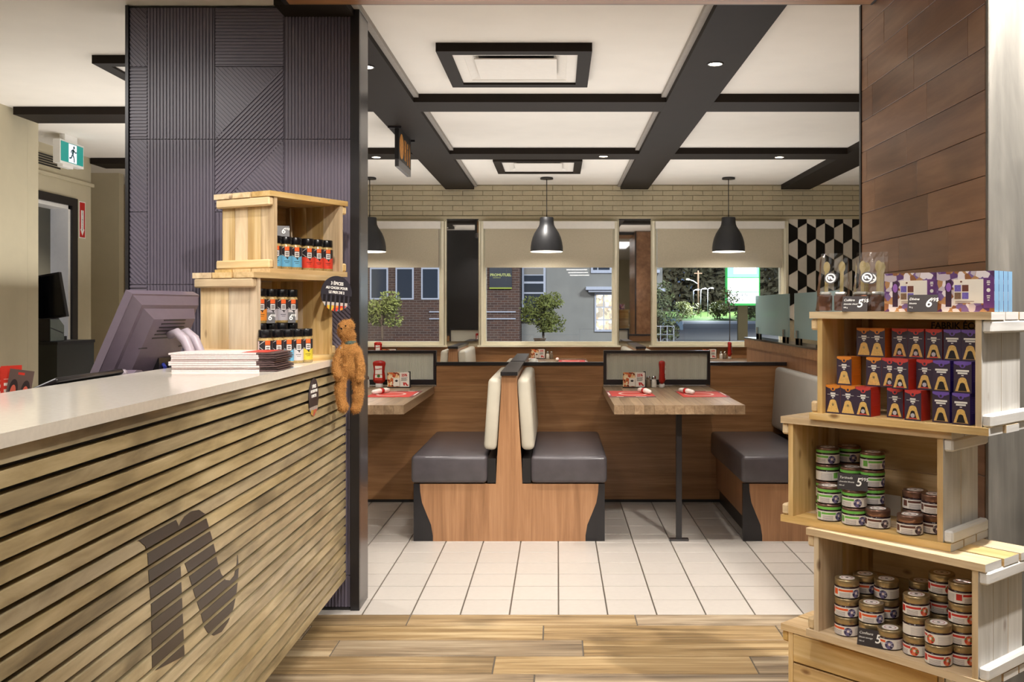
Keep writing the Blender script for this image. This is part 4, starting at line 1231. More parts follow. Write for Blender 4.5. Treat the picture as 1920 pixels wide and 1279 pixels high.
def jar(kind, label, FL, rz, u, v, z, turn, grp):
    if kind not in JP: JP[kind] = jam_proto(kind); o = JP[kind]
    else: o = copy_tree(JP[kind])
    x, y = cpos(FL, rz, u, v); o.location = (x, y, z); o.rotation_euler.z = rz+turn
    o['label'] = label; o['group'] = grp
    return o['h']
LV = {1: ['only'], 2: ['lower', 'upper'], 3: ['bottom', 'middle', 'top'], 4: ['bottom', 'second', 'third', 'top']}
def jars(FL, rz, z0, px, v, n, kind, where, grp, turns=None):
    u = u_at(FL, rz, px, v); z = z0
    for k in range(n):
        tn_ = R(34) + (turns[k] if turns else random.uniform(-.35, .35))
        hh = jar(kind, '%s jar of %s' % (LV[n][k] if n > 1 else 'single', where), FL, rz, u, v, z, tn_, grp)
        z += hh+.0002
gB = 'spread jars in the second crate'; gC = 'jam jars in the third crate'
# second crate
jars(B_FL, rB, ZBt, 1555, .042, 2, 'green', 'the green banded front left stack of two', gB, [.5, .2])
jars(B_FL, rB, ZBt, 1602, .042, 2, 'green', 'the green banded front stack below the price card', gB, [.3, -.1])
jars(B_FL, rB, ZBt, 1552, .115, 4, 'green', 'the green banded back left stack of four', gB, [0, 1, 2.2, 0])
jars(B_FL, rB, ZBt, 1598, .115, 3, 'green', 'the green banded stack behind the price card', gB, [0, 0, .3])
jars(B_FL, rB, ZBt, 1636, .120, 4, 'green', 'the green banded back stack of four, rightmost', gB, [.5, .6, .7, .8])
jars(B_FL, rB, ZBt, 1592, .188, 4, 'green', 'the green banded stack of four set deepest in the crate', gB)
jars(B_FL, rB, ZBt, 1646, .055, 1, 'brown', 'dark spread with a brown label, front centre of the second crate', gB, [.2])
jars(B_FL, rB, ZBt, 1706, .045, 1, 'brown', 'dark spread with a brown label, front right of the second crate', gB, [.3])
jars(B_FL, rB, ZBt, 1716, .124, 2, 'brown', 'the brown labelled stack at the right of the second crate', gB, [.5, .5])
jars(B_FL, rB, ZBt, 1752, .105, 2, 'brown', 'the brown labelled stack half hidden by the right crate end', gB)
x, y = cpos(B_FL, rB, .235, .224)
o = link('white_card', bxm(.05, .002, .062, .0, M['paper']), None, (x, y, ZBt+.031), (0, 0, rB)); tag(o, 'small white card leaning at the back of the second crate', 'card')
# third crate
jars(C_FL, rC, ZC, 1588, .055, 3, 'orange', 'the orange labelled stack at the left of the third crate', gC, [-.2, .1, .5])
jars(C_FL, rC, ZC, 1634, .060, 2, 'orange', 'the orange labelled stack of two behind the price card', gC, [.2, .4])
jars(C_FL, rC, ZC, 1622, .135, 3, 'orange', 'the orange labelled stack at the back left of the third crate', gC)
jars(C_FL, rC, ZC, 1662, .135, 3, 'orange', 'the orange labelled stack at the back centre of the third crate', gC, [0, .3, -.6])
jars(C_FL, rC, ZC, 1669, .052, 1, 'orange', 'orange labelled jam right of the price card', gC, [-.4])
jars(C_FL, rC, ZC, 1718, .060, 3, 'red', 'the red labelled front stack of three', gC, [-.5, 2.4, .3])
jars(C_FL, rC, ZC, 1760, .040, 2, 'red', 'the red labelled front stack of two', gC, [.3, -1.0])
jars(C_FL, rC, ZC, 1766, .130, 4, 'red', 'the red labelled stack of four behind the front stacks', gC, [.2, .2, .3, .2])
jars(C_FL, rC, ZC, 1804, .090, 4, 'red', 'the red labelled stack half hidden by the right crate end', gC, [.3, .1, .3, 1.2])
jars(C_FL, rC, ZC, 1728, .195, 3, 'red', 'the red labelled stack deepest in the third crate', gC)
# price cards
def pc(FL, rz, px, v, z, *a, **k):
    x, y = cpos(FL, rz, u_at(FL, rz, px, v), v)
    return price(a[0], (x, y, z), rz+R(16), *a[1:], **k)
pc(A_FL, rA, 1602, .002, ZTOP, 'black price card in front of the clear gift bags', 'Cuillère', 'chocolat chaud', '100 g', '5', '75$', w=.070, h=.045)
pc(A_FL, rA, 1729, .004, ZTOP, 'black price card in front of the purple chocolate boxes', 'Divine', 'bleuets', '90 g', '6', '99$', w=.076, h=.047)
pc(B_FL, rB, 1598, .008, ZBt+.103, 'black price card for the green banded spread jars', 'Tartinade', 'chocolat bleuets', '106 ml', '5', '99$', w=.085, h=.046)
pc(C_FL, rC, 1634, .008, ZC, 'black price card for the jam jars in the third crate', 'Confiture', 'bleuet sauvage', '106 ml', '5', '99$', w=.080, h=.046)

# chocolate gift boxes on top ------------------------------------------------
NUTS = [(96, 64, 120), (196, 184, 196), (142, 92, 60), (228, 220, 226), (84, 50, 96), (176, 132, 92), (120, 96, 150)]
M['nuts'] = masked('nut_photo_print', (120, 90, 130), [(lambda u, v: u.gt(-9.), mottled(NUTS, 62)), (rect(-.052, -.036, -.040, .030), (58, 36, 62)), (disc(-.044, .012, .012, .007), (150, 100, 190))], .25)
M['purplep'] = plain('purple_print', (104, 58, 124), .3)
M['boxglare'] = plain('box_spine_glare', (132, 176, 214), .2, noise=.05)  # pale blue paints in the glare of clear plastic on the spines
M['berry'] = plain('berry_print', (110, 96, 180), .3, noise=.3, nscale=300)
M['choc'] = plain('chocolate_print', (110, 62, 52), .3)
M['cocoa'] = plain('cocoa_bits_print', (120, 92, 70), .4, noise=.5, nscale=600)
def giftbox(label, u, v):
    x, y = cpos(A_FL, rA, u, v)
    t = thing('chocolate_box', label, 'box', (x, y, ZTOP), rA, 'chocolate boxes on the top crate')
    W2, D2, H2 = .152, .026, .106
    m = MB().box(-W2/2, W2/2, 0, D2, -H2/2, H2/2); m.mi[5] = 1; m.mi[4] = 1
    b_ = m.build('carton', [M['nuts'], M['boxglare']], t, (0, 0, H2/2))
    MB().box(-.030, .048, -.0006, -.0001, .022, .085).build('label_panel', M['paper'], t)
    MB().box(.048, W2/2-.0005, -.0006, -.0001, .010, .088).build('side_band', M['purplep'], t)
    for k, (cx, cz, mm) in enumerate(((-.019, .062, 'berry'), (.001, .062, 'choc'), (-.019, .042, 'cocoa'), (.001, .042, 'berry'))):
        MB().box(cx-.0085, cx+.0085, -.0010, -.0007, cz-.0085, cz+.0085).build('square_picture', M[mm], t)
    MB().prism([(-.010+.003*math.cos(a), .079+.0024*math.sin(a)) for a in [2*math.pi*i/10 for i in range(10)]], XZ, -.0010, -.0007).build('emblem', M['choc'], t)
    m = MB()
    for k in range(2): m.box(-.026, .024-k*.01, -.0009, -.0007, .0265-k*.004, .028-k*.004)
    m.build('small_print', M['choc'], t)
    m = MB()
    for k, (w_, z_) in enumerate(((.008, .078), (.009, .074), (.006, .069), (.009, .040), (.007, .035), (.005, .029))): m.box(.061-w_/2, .061+w_/2, -.0009, -.0007, z_, z_+.0025)
    m.prism([(.061+.005*math.cos(a), .056+.005*math.sin(a)) for a in [2*math.pi*i/14 for i in range(14)]], XZ, -.0009, -.0007)
    m.build('band_print', M['whiteink'], t)
    return t
u1 = u_at(A_FL, rA, 1658, .035)+.076; u2 = u1+.1535
for k in range(4):
    giftbox('purple nut printed chocolate box, right pile, %s from the front' % ORD[k], u2, .030+k*.0285)
for k in range(3):
    giftbox('purple nut printed chocolate box, left pile, %s from the front' % ORD[k], u1, .036+k*.0285)

# clear bags with chocolate spoons -------------------------------------------
M['chocsolid'] = plain('milk_chocolate', (122, 78, 54), .4, noise=.2, nscale=120)
M['spoonw'] = plain('spoon_wood', (222, 200, 140), .55, noise=.06)
M['sticker'] = masked('round_sticker', (60, 56, 58), [(disc(0, 0, .0145), (196, 192, 188)), (disc(0, 0, .0105), (44, 40, 42))], .4)
def bag(label, u, v, dz=0):
    x, y = cpos(A_FL, rA, u, v)
    t = thing('gift_bag', label, 'bag', (x, y, ZTOP), rA+R(20), 'clear gift bags on the top crate')
    w0, d0, h0 = .090, .055, .172+dz
    # crinkled transparent bag: box at the base pinched to a flat seam on top, leaning back
    nx, nz = 10, 12; rows_ = []
    rnd = random.Random(label)
    def ring_at(f):
        dd = d0*(1-f)**.8/2+.0008; ww = w0/2*(1-.14*f); oy = .03+.02*f
        pts = []
        for i in range(nx+1): pts.append((-ww+2*ww*i/nx, oy-dd))
        for i in range(nx+1): pts.append((ww-2*ww*i/nx, oy+dd))
        return [(a+rnd.uniform(-.0012, .0012), b_+rnd.uniform(-.0012, .0012)*(1 if f > .02 else 0), .0004+f*h0) for a, b_ in pts]
    vs_ = []; fs = []
    n = 2*(nx+1)
    for j in range(nz+1): vs_ += ring_at(j/nz)
    for j in range(nz):
        for i in range(n): fs.append((j*n+i, j*n+(i+1) % n, (j+1)*n+(i+1) % n, (j+1)*n+i))
    MB().add(vs_, fs, 0, False).build('clear_film', M['film'], t)
    for s in (-.022, .022):
        cb_ = MB().lathe([(.019, .002), (.022, .004), (.0235, .046), (.022, .048)], 4, smooth=False).build('chocolate_block', M['chocsolid'], t, (s, .030, 0), (0, 0, R(45)))
        B('marshmallow_top', s-.015, s+.015, .015, .045, .0482, .058, M['napkin'], t, .004, 2)
        sp = MB().box(-.005, .005, -.0012, .0012, .050, .125)
        sp.prism([(.0095*math.cos(a), .124+.017*math.sin(a)) for a in [2*math.pi*i/16 for i in range(16)]], XZ, -.0013, .0013)
        sp.build('wooden_spoon', M['spoonw'], t, (s, .036, .008), (R(-6), 0, 0))
    st = MB().prism([(.018*math.cos(a), .018*math.sin(a)) for a in [2*math.pi*i/28 for i in range(28)]], XZ, -.0004, .0004).build('round_sticker', M['sticker'], t, (-.004, .012, .098), (R(-20), 0, 0))
    logo_small(st, (0, -.0006, -.0055), .011, M['whiteink'])
    return t
bag('clear bag of chocolate spoons at the left end of the top crate', .042, .030)
bag('clear bag of chocolate spoons between the left bag and the purple boxes', .143, .058)
bag('clear bag of chocolate spoons standing behind the other two', .105, .150, .006)
# ------------------------------------------------------------------ lamps and ceiling fittings
M['glow'] = emit('lamp_glow', (255, 236, 206), 14)
M['bulb'] = emit('bulb_glow', (255, 240, 220), 22)
M['shadeout'] = plain('shade_black', (36, 36, 38), .45, noise=.06)
M['shadein'] = plain('shade_white', (240, 236, 228), .6, noise=.01)
pp = []
def pendant(x, label):
    t = thing('pendant_lamp', label, 'lamp', (x, 9.31, 1.822), 0, 'black pendant lamps over the window tables')
    prof = [(.158, 0), (.1565, .045), (.150, .090), (.138, .135), (.120, .178), (.098, .213), (.080, .240), (.071, .262), (.068, .29), (.067, .325), (.062, .332), (.004, .333)]
    m = MB().lathe(prof, 40, cap=False)
    m.build('shade', M['shadeout'], t)
    MB().lathe([(a-.004, b_+.0005) for a, b_ in prof[:-2]] + [(.0, .326)], 40, cap=False).build('lining', M['shadein'], t)
    MB().lathe([(.159, -.003), (.1595, 0), (.156, .003)], 40, cap=False).build('rim', M['shadein'], t)
    MB().lathe([(.004, .333), (.004, .700)], 10).build('cord', M['black'], t)
    MB().lathe([(.062, .700), (.064, .704), (.060, .7175)], 28).build('ceiling_rose', M['black'], t)
    MB().lathe([(.018, .19), (.022, .16), (.034, .13), (.036, .105), (.028, .082), (.008, .07)], 20).build('bulb', M['bulb'], t)
    lp = point('pendant_light', (x, 9.31, 1.822+.055), 9*K, .04, NEUT)
    return t
pendant(-.103, 'black pendant lamp hanging in front of the middle window')
pendant(1.66, 'black pendant lamp hanging in front of the right window')
pendant(-1.82, 'black pendant lamp half hidden by the dark column')
def downlight(x, y, label, ring=True):
    t = thing('downlight', label, 'lamp', (x, y, ZB), 0, 'recessed spotlights in the beams')
    MB().lathe([(.034, -.004), (.040, -.004), (.042, -.0002), (.034, -.0002), (.034, -.004)], 24, cap=False).build('trim_ring', M['blackm'], t)
    MB().lathe([(.033, -.0025), (.033, -.0008)], 20).build('lens', M['glow'], t)
    spot('downlight_light', (x, y, ZB-.012), (x, y+.05, 0), 34*K, 110, .7, .03)
    return t
downlight(-.966, 4.86, 'recessed spotlight in the left beam beside the dark column')
downlight(.790, 4.80, 'large bright spotlight in the middle beam, nearest the camera')
downlight(-1.46, 7.74, 'small spotlight in the far cross beam behind the hanging sign')
downlight(.370, 7.70, 'small spotlight in the far cross beam near the middle beam')
downlight(1.790, 7.74, 'small spotlight in the far cross beam near the right end')
def diffuser(x, y, label, z=H):
    t = thing('ceiling_diffuser', label, 'air diffuser', (x, y, z), 0, 'square ceiling air diffusers')
    a, b_ = .375, .308
    m = MB(); h = .042
    m.box(-a, a, -a, -b_, -h, 0); m.box(-a, a, b_, a, -h, 0); m.box(-a, -b_, -b_, b_, -h, 0); m.box(b_, a, -b_, b_, -h, 0)
    m.build('frame', M['beam'], t)
    m = MB(); c = .255
    for q in ((-b_, b_, -b_, -c), (-b_, b_, c, b_), (-b_, -c, -c, c), (c, b_, -c, c)): m.box(q[0], q[1], q[2], q[3], -.030, -.020)
    m.build('flange', M['diff'], t)
    fn = MB(); d = .19
    o_ = [(-c, -c), (c, -c), (c, c), (-c, c)]; i_ = [(-d, -d), (d, -d), (d, d), (-d, d)]
    fn.add([(p[0], p[1], -.028) for p in o_] + [(p[0], p[1], -.004) for p in i_], [(0, 1, 5, 4), (1, 2, 6, 5), (2, 3, 7, 6), (3, 0, 4, 7)])
    fn.build('cone', M['diff'], t)
    MB().box(-d, d, -d, d, -.0035, -.001).build('throat', M['black'], t)
    MB().box(-.205, .205, -.205, .205, -.036, -.031).build('centre_plate', M['diff'], t)
    for sx_ in (-.15, .15): MB().box(sx_-.01, sx_+.01, -.01, .01, -.031, -.0036).build('hanger', M['steel'], t)
    return t
diffuser(-.208, 4.975, 'square white ceiling diffuser in a dark frame nearest the camera')
diffuser(-.165, 8.40, 'far square ceiling diffuser above the middle window')
diffuser(-1.965, 5.20, 'ceiling diffuser half hidden behind the left edge of the dark column')
# hanging pictogram sign
sg = thing('hanging_sign', 'black hanging sign with orange symbols under the left beam', 'sign', (-1.085, 6.44, 2.222))
MB().box(-.006, .022, 0, .53, .05, .2675).build('board', M['black'], sg)
MB().box(-.005, .021, 0, .53, 0, .0495).build('lower_band', M['steel'], sg)
MB().box(-.05, .04, -.01, .0, .255, .2675).build('hanger', M['blackm'], sg)
MB().box(-.02, .05, .5305, .54, .255, .2675).build('hanger', M['blackm'], sg)
M['sunsign'] = plain('amber_print', (206, 138, 58), .5, noise=.25, nscale=40)
pts = [(.11+.085*math.cos(2*math.pi*i/32), .150+.085*math.sin(2*math.pi*i/32)) for i in range(32)]
MB().prism(pts, YZ, .0221, .024).build('round_symbol', M['sunsign'], sg)
MB().box(.0221, .024, .235, .257, .075, .215).box(.0221, .024, .257, .285, .135, .155).box(.0221, .024, .285, .307, .075, .215).build('bar_symbol', M['sunsign'], sg)
MB().box(.0221, .024, .36, .385, .06, .165).build('figure_symbol', M['sunsign'], sg)
MB().prism([(.372+.022*math.cos(2*math.pi*i/14), .192+.022*math.sin(2*math.pi*i/14)) for i in range(14)], YZ, .0221, .024).build('figure_head', M['sunsign'], sg)
MB().prism([(.455, .06), (.475, .06), (.475, .14), (.485, .14), (.465, .225), (.445, .14), (.455, .14)], YZ, .0221, .024).build('arrow_symbol', M['sunsign'], sg)

# ------------------------------------------------------------------ left background
M['exitgreen'] = emit('exit_green', (22, 132, 124), .35); M['exitwhite'] = emit('exit_white', (226, 226, 240), .55)
ex = thing('exit_sign', 'green running man exit sign in a white case on the ceiling', 'exit sign', (-3.575, 6.90, 2.318))
MB().box(-.05, 0, 0, .345, 0, .172).build('case', M['white'], ex)
MB().box(.0002, .003, .012, .333, .018, .160).build('green_panel', M['exitgreen'], ex)
dp = MB().box(.0031, .0042, .118, .232, .022, .156).build('white_doorway', M['exitwhite'], ex)
def seg(m, a, b_, w):
    a = Vector(a); b_ = Vector(b_); d = (b_-a).normalized(); n = Vector((-d.y, d.x))*w/2
    m.prism([tuple(a+n), tuple(a-n), tuple(b_-n), tuple(b_+n)], YZ, .0043, .0054)
m = MB()
m.prism([(.192+.0115*math.cos(2*math.pi*i/14), .136+.0115*math.sin(2*math.pi*i/14)) for i in range(14)], YZ, .0043, .0054)
for a, b_, w_ in (((.186, .122), (.170, .082), .024), ((.186, .116), (.214, .100), .010), ((.214, .100), (.228, .106), .009), ((.182, .116), (.156, .110), .010), ((.156, .110), (.148, .092), .009), ((.174, .082), (.192, .060), .013), ((.192, .060), (.196, .028), .012), ((.166, .080), (.152, .056), .013), ((.152, .056), (.124, .052), .011)):
    seg(m, a, b_, w_)
m.build('running_man', plain('exit_dark', (12, 80, 84), .5), dp)
MB().box(-.045, -.005, .05, .20, -.022, -.0005).build('emergency_lamp', M['white'], ex)
MB().box(-.045, -.005, .08, .26, .1725, .2215).build('ceiling_mount', M['white'], ex)
fs_ = thing('extinguisher_sign', 'red and white vertical arrow sign beside the doorway', 'sign', (DX+.0005, 7.925, zat(447, 7.98)))
MB().box(0, .002, 0, .105, 0, .305).build('plate', M['whiteink'], fs_)
MB().box(.0021, .0026, .008, .097, .008, .297).build('red_field', M['redink'], fs_)
MB().prism([(.0525, .022), (.088, .075), (.074, .075), (.074, .232), (.030, .232), (.030, .075), (.017, .075)], YZ, .0027, .0031).build('white_arrow', M['whiteink'], fs_)
MB().prism([(.012, .293), (.093, .293), (.076, .272), (.076, .276), (.03, .276), (.03, .272)], YZ, .0027, .0031).build('red_header', M['redink'], fs_)
for k, ch in enumerate('EXTINCTEUR'):
    T(ch, .0195, M['ink'], fs_, (.0034, .0525, .222-k*.0168), (R(90), 0, R(90)), bold=.0005, ext=.0002)
# second till on a cabinet by the doorway
cb2 = thing('till_cabinet', 'dark green black cabinet standing beside the doorway', 'cabinet', (-3.75, 7.05, 0))
MB().box(-.20, .154, -.15, .40, .04, 1.005).build('body', plain('cabinet_dark', (40, 42, 38), .4), cb2)
MB().box(-.20, .150, -.145, .395, 0, .0395).build('plinth', M['black'], cb2)
MB().box(-.21, .160, -.155, .405, 1.0055, 1.028).build('top', M['black'], cb2)
pr2 = thing('receipt_printer', 'black receipt printer on the cabinet by the doorway', 'printer', (-3.80, 6.93, 1.0285))
MB().prism([(0, 0), (.20, 0), (.20, .115), (.13, .165), (0, .165)], YZ, -.12, .135).build('housing', M['blackm'], pr2)
MB().prism([(.004, .004), (.196, .004), (.196, .050), (.004, .095)], YZ, .1355, .139).build('side_cover', plain('printer_grey', (104, 112, 106), .4), pr2)
MB().prism([(.004, .102), (.196, .057), (.196, .112), (.128, .160), (.004, .160)], YZ, .1355, .139).build('side_cover', plain('printer_grey_b', (104, 112, 106), .4), pr2)
MB().box(-.06, .0, -.002, -.0005, .118, .128).build('badge', M['paper'], pr2)
mo = thing('till_monitor', 'dark leaning monitor above the receipt printer', 'monitor', (-3.80, 7.22, 1.0285))
h_ = link('screen', MB().box(-.13, .115, -.02, .02, 0, .34).mesh(M['blackm']), mo, (-.01, .03, .16), (0, R(-10), 0))
MB().box(-.12, .105, -.0215, -.0202, .015, .325).build('display_glass', M['blackg'], h_)
MB().box(-.06, .06, -.03, .10, 0, .03).box(-.02, .02, .02, .06, .03, .20).build('stand', M['black'], mo)

# linear lights far behind the camera (they mirror in the window)
for k in range(3):
    t = thing('linear_light', 'linear ceiling light far behind the camera, %s row' % ['near', 'middle', 'far'][k], 'lamp', (.55+.06*k, -7.6-.8*k, 2.38-.05*k), R(6))
    MB().box(-.30, .30, -.05, .05, .02, .09).build('housing', M['white'], t)
    MB().box(-.29, .29, -.045, .045, 0, .0195).build('tube', emit('tube_glow_%d' % k, (255, 246, 235), 9), t)
    MB().box(-.25, -.23, -.01, .01, .0905, .41+.05*k).box(.23, .25, -.01, .01, .0905, .41+.05*k).build('hanger', M['steel'], t)

# ------------------------------------------------------------------ outside, seen through the windows at night
M['asphalt'] = plain('asphalt', (92, 88, 84), .8, noise=.12, nscale=3)
M['road'] = plain('light_streak_road', (176, 172, 166), .7, noise=.08, nscale=.3)
M['grass'] = plain('lawn', (86, 116, 56), .9, noise=.3, nscale=2)
def brickmat():
    m, t, b = new('street_brick', srgb(100, 70, 58), .8)
    tc = t.nodes.new('ShaderNodeTexCoord'); mp = t.nodes.new('ShaderNodeMapping'); t.links.new(tc.outputs['Object'], mp.inputs[0]); mp.inputs['Rotation'].default_value = (R(90), 0, 0)
    br = node(t, 'ShaderNodeTexBrick', Vector=mp.outputs[0], Color1=srgb(104, 72, 58), Color2=srgb(84, 60, 52), Mortar=srgb(128, 112, 102), Scale=1.0)
    br.inputs['Brick Width'].default_value = .22; br.inputs['Row Height'].default_value = .075; br.inputs['Mortar Size'].default_value = .008
    t.links.new(br.outputs['Color'], b.inputs['Base Color']); return m
M['sbrick'] = brickmat()
M['stucco'] = plain('grey_stucco', (160, 156, 148), .85, noise=.06, nscale=2)
M['trimw'] = plain('white_trim', (206, 208, 220), .5)
M['nightpane'] = plain('dark_pane', (60, 66, 76), .08)
M['lit'] = emit('lit_interior', (226, 206, 176), .8)
_t = M['lit'].node_tree; _c = mottled([(70, 60, 54), (210, 204, 190), (150, 116, 84), (236, 236, 232), (120, 110, 104), (190, 170, 140)], 9)(_t, obj_coord(_t)); _t.links.new(_c, _t.nodes['Principled BSDF'].inputs['Emission Color'])
ST('floor_street', -60, 90, 10.02, 220, -.4, -.03, M['asphalt'])
bd = thing('brick_building', 'brown brick building outside with a dark blue sign', 'building', (0, 30, -.03))
MB().box(-14, -1.18, 0, 8, 0, 9).build('brick_wall', M['sbrick'], bd)
x0, x1 = xat(918, 30), xat(960, 30)
sn = MB().box(x0, x1, -.08, -.001, zat(540, 30), zat(478, 30)).build('sign_panel', plain('navy_sign', (28, 34, 50), .4), bd)
MB().box(x0, x1, -.1, -.0805, zat(540, 30), zat(537.3, 30)).build('sign_stripe', plain('lime_stripe', (170, 180, 60), .5), sn)
M['signtxt'] = plain('sign_lettering', (206, 206, 120), .5)
T('PROMUTUEL', .115, M['signtxt'], sn, ((x0+x1)/2, -.085, zat(516, 30)+.03), bold=.004, ext=.002)
T('ASSURANCE', .045, M['signtxt'], sn, ((x0+x1)/2-.12, -.085, zat(521, 30)+.03), ext=.002)
for yy in (582, 595): MB().box(-4, -1.3, -.05, -.001, zat(yy+2, 30), zat(yy, 30)).build('pipe_band', M['trimw'], bd)
for px in (694, 742, 790):
    wq = MB().box(xat(px, 30), xat(px+34, 30), -.04, -.001, zat(560, 30), zat(500, 30)).build('window', M['trimw'], bd)
    MB().box(xat(px+3, 30), xat(px+31, 30), -.05, -.0405, zat(557, 30), zat(503, 30)).build('pane', M['nightpane'], wq)
gb = thing('stucco_building', 'grey stucco building outside the middle window with a lit door', 'building', (0, 31.5, -.03))
MB().box(-1.17, 3.45, 0, 6, 0, 9).build('stucco_wall', M['stucco'], gb)
def q(px0, px1, py0, py1, y0, y1, name, mat, par):
    return MB().box(xat(px0, 31.4), xat(px1, 31.4), y0, y1, zat(py1, 31.4)+.03, zat(py0, 31.4)+.03).build(name, mat, par)
bay = q(979, 1023, 496, 600, -.25, -.001, 'bay_window', M['trimw'], gb)
q(983, 1019, 503, 515, -.26, -.2505, 'pane', plain('beige_panel', (150, 142, 132), .5), bay)
for a, b_ in ((517, 528), (532, 548), (551, 596)): q(983, 1019, a, b_, -.26, -.2505, 'pane', M['nightpane'], bay)
q(1098, 1160, 538, 544, -.5, -.001, 'canopy', M['trimw'], gb); q(1103, 1160, 544.2, 548, -.4, -.001, 'canopy', M['trimw'], gb)
dd = q(1115, 1152, 549, 622, -.08, -.001, 'door_frame', M['trimw'], gb)
for a, b_ in ((1118, 1131), (1133, 1148)):
    for c, d in ((553, 575), (577, 599), (601, 618)): q(a, b_, c, d, -.09, -.0805, 'lit_pane', M['lit'], dd)
up = q(1108, 1150, 492, 512, -.08, -.001, 'upper_window', M['trimw'], gb)
for a, b_ in ((1112, 1120), (1122, 1143)): q(a, b_, 494, 506, -.09, -.0805, 'pane', M['nightpane'], up)
q(1226, 1236, 506, 512, -.3, -.001, 'cornice', M['trimw'], gb); q(1226, 1247, 540, 547, -.3, -.001, 'cornice', M['trimw'], gb)
# trees and shrubs
def leafmat(n, c): return plain(n, c, .7, noise=.4, nscale=3, vary=.2)
M['leafg'] = leafmat('leaf_green', (104, 108, 46)); M['leafd'] = leafmat('leaf_dark', (70, 76, 44)); M['leaff'] = leafmat('leaf_forest', (96, 94, 74))
M['bark'] = plain('bark', (74, 58, 44), .9, noise=.3)
def tree(name, label, x, y, zb, zt, w, lm, n=900, ls=.05, trunk=True, group=None, zg=-.03):
    rnd = random.Random(label); t = thing(name, label, 'tree', (x, y, zg), 0, group)
    vs_ = []; fs = []
    cl = [(rnd.uniform(-.32, .32)*w, rnd.uniform(-.3, .3)*w, zb-zg+(zt-zb)*rnd.uniform(.15, .85), rnd.uniform(.16, .30)*w) for _ in range(12)]
    for i in range(n):
        cx, cy, cz, cr = rnd.choice(cl)
        d = Vector((rnd.gauss(0, 1), rnd.gauss(0, 1), rnd.gauss(0, 1))).normalized()*cr*rnd.uniform(.5, 1)
        p = Vector((cx, cy, cz))+d
        p.z = min(max(p.z, zb-zg), zt-zg)
        a = Vector((rnd.gauss(0, 1), rnd.gauss(0, 1), rnd.gauss(0, 1))).normalized()*ls; b_ = a.orthogonal().normalized()*ls*.5
        k = len(vs_); vs_ += [p-a, p+b_, p+a, p-b_]; fs.append((k, k+1, k+2, k+3))
    MB().add(vs_, fs).build('foliage', lm, t)
    if trunk:
        m = MB().tube([(0, 0, 0), (w*.01, 0, (zb-zg)*.7+.1), (0, 0, (zb+zt)/2-zg)], [w*.04, w*.03, w*.012], 7)
        for k in range(4):
            cx, cy, cz, cr = cl[k]; m.tube([(0, 0, zb-zg), (cx*.8, cy*.8, cz)], [w*.02, w*.008], 5)
        m.build('trunk', M['bark'], t)
    return t
tree('small_tree', 'small yellow green tree outside the middle window', xat(1018, 26), 26, zat(622, 26), zat(548, 26), 1.15, M['leafg'], 2600, .045)
tree('small_tree', 'small tree outside the left window beside the dark column', xat(716, 20), 20, zat(612, 20), zat(548, 20), .9, M['leafg'], 2000, .035)
hb = thing('planter_box', 'dark planter box below the small tree outside the middle window', 'planter', (xat(1012, 25), 25, -.03))
MB().box(-.14, .14, -.12, .12, 0, .5).box(-.16, .16, -.14, .14, .5, .54).build('box', M['bark'], hb)
tree('shrub', 'green bushy tree at the left edge of the right window', xat(1236, 22), 22, .5, 1.9, 1.0, M['leafd'], 1500, .05)
tree('young_tree', 'thin dark young tree in front of the road outside the right window', xat(1368, 32), 32, 1.25, 2.0, .8, M['leafg'], 260, .05)
rnd = random.Random(5); vs_ = []; fs = []
for i in range(9000):
    px = rnd.uniform(1150, 1560); D = rnd.uniform(146, 162); top_ = 13+4*math.sin(px*.05)+2*math.sin(px*.17)
    p = Vector((xat(px, D), D, rnd.uniform(.9, top_)))
    a = Vector((rnd.gauss(0, 1), rnd.gauss(0, 1), rnd.gauss(0, 1))).normalized()*rnd.uniform(.4, .8); b_ = a.orthogonal().normalized()*.4
    k = len(vs_); vs_ += [p-a, p+b_, p+a, p-b_]; fs.append((k, k+1, k+2, k+3))
tag(MB().add(vs_, fs).build('wooded_hillside', M['leaff']), 'dark wooded hillside far beyond the road outside the right window', 'woods', kind='stuff')
for k, (px, D, c) in enumerate(((1290, 112, 'leafg'), (1347, 110, 'leafg'), (1405, 108, 'leafg'))):
    tree('shrub', ['left', 'middle', 'right'][k] + ' lit shrub beyond the road outside the right window', xat(px, D), D, .2, 2.0, 3.0, M[c], 500, .2, trunk=False)
rd = ST('floor_road', 3, 60, 64, 108, -.029, -.02, M['asphalt']); ST('floor_road', 3, 70, 84, 104, -.0195, -.012, M['road'])  # second, paler strip paints the car-light streaks
for k in range(4): B('road_mark', 14+k*4.5, 17+k*4.5, 66.8-k*.5, 67.1-k*.5, -.019, -.015, M['whiteink'], rd)
gm2 = MB().prism([(108, -.03), (150, -.03), (150, 1.0), (125, .9), (112, .3)], lambda p, q_, t: (t, p, q_), 5, 60).build('floor_lawn', M['grass']); tag(gm2, kind='structure')
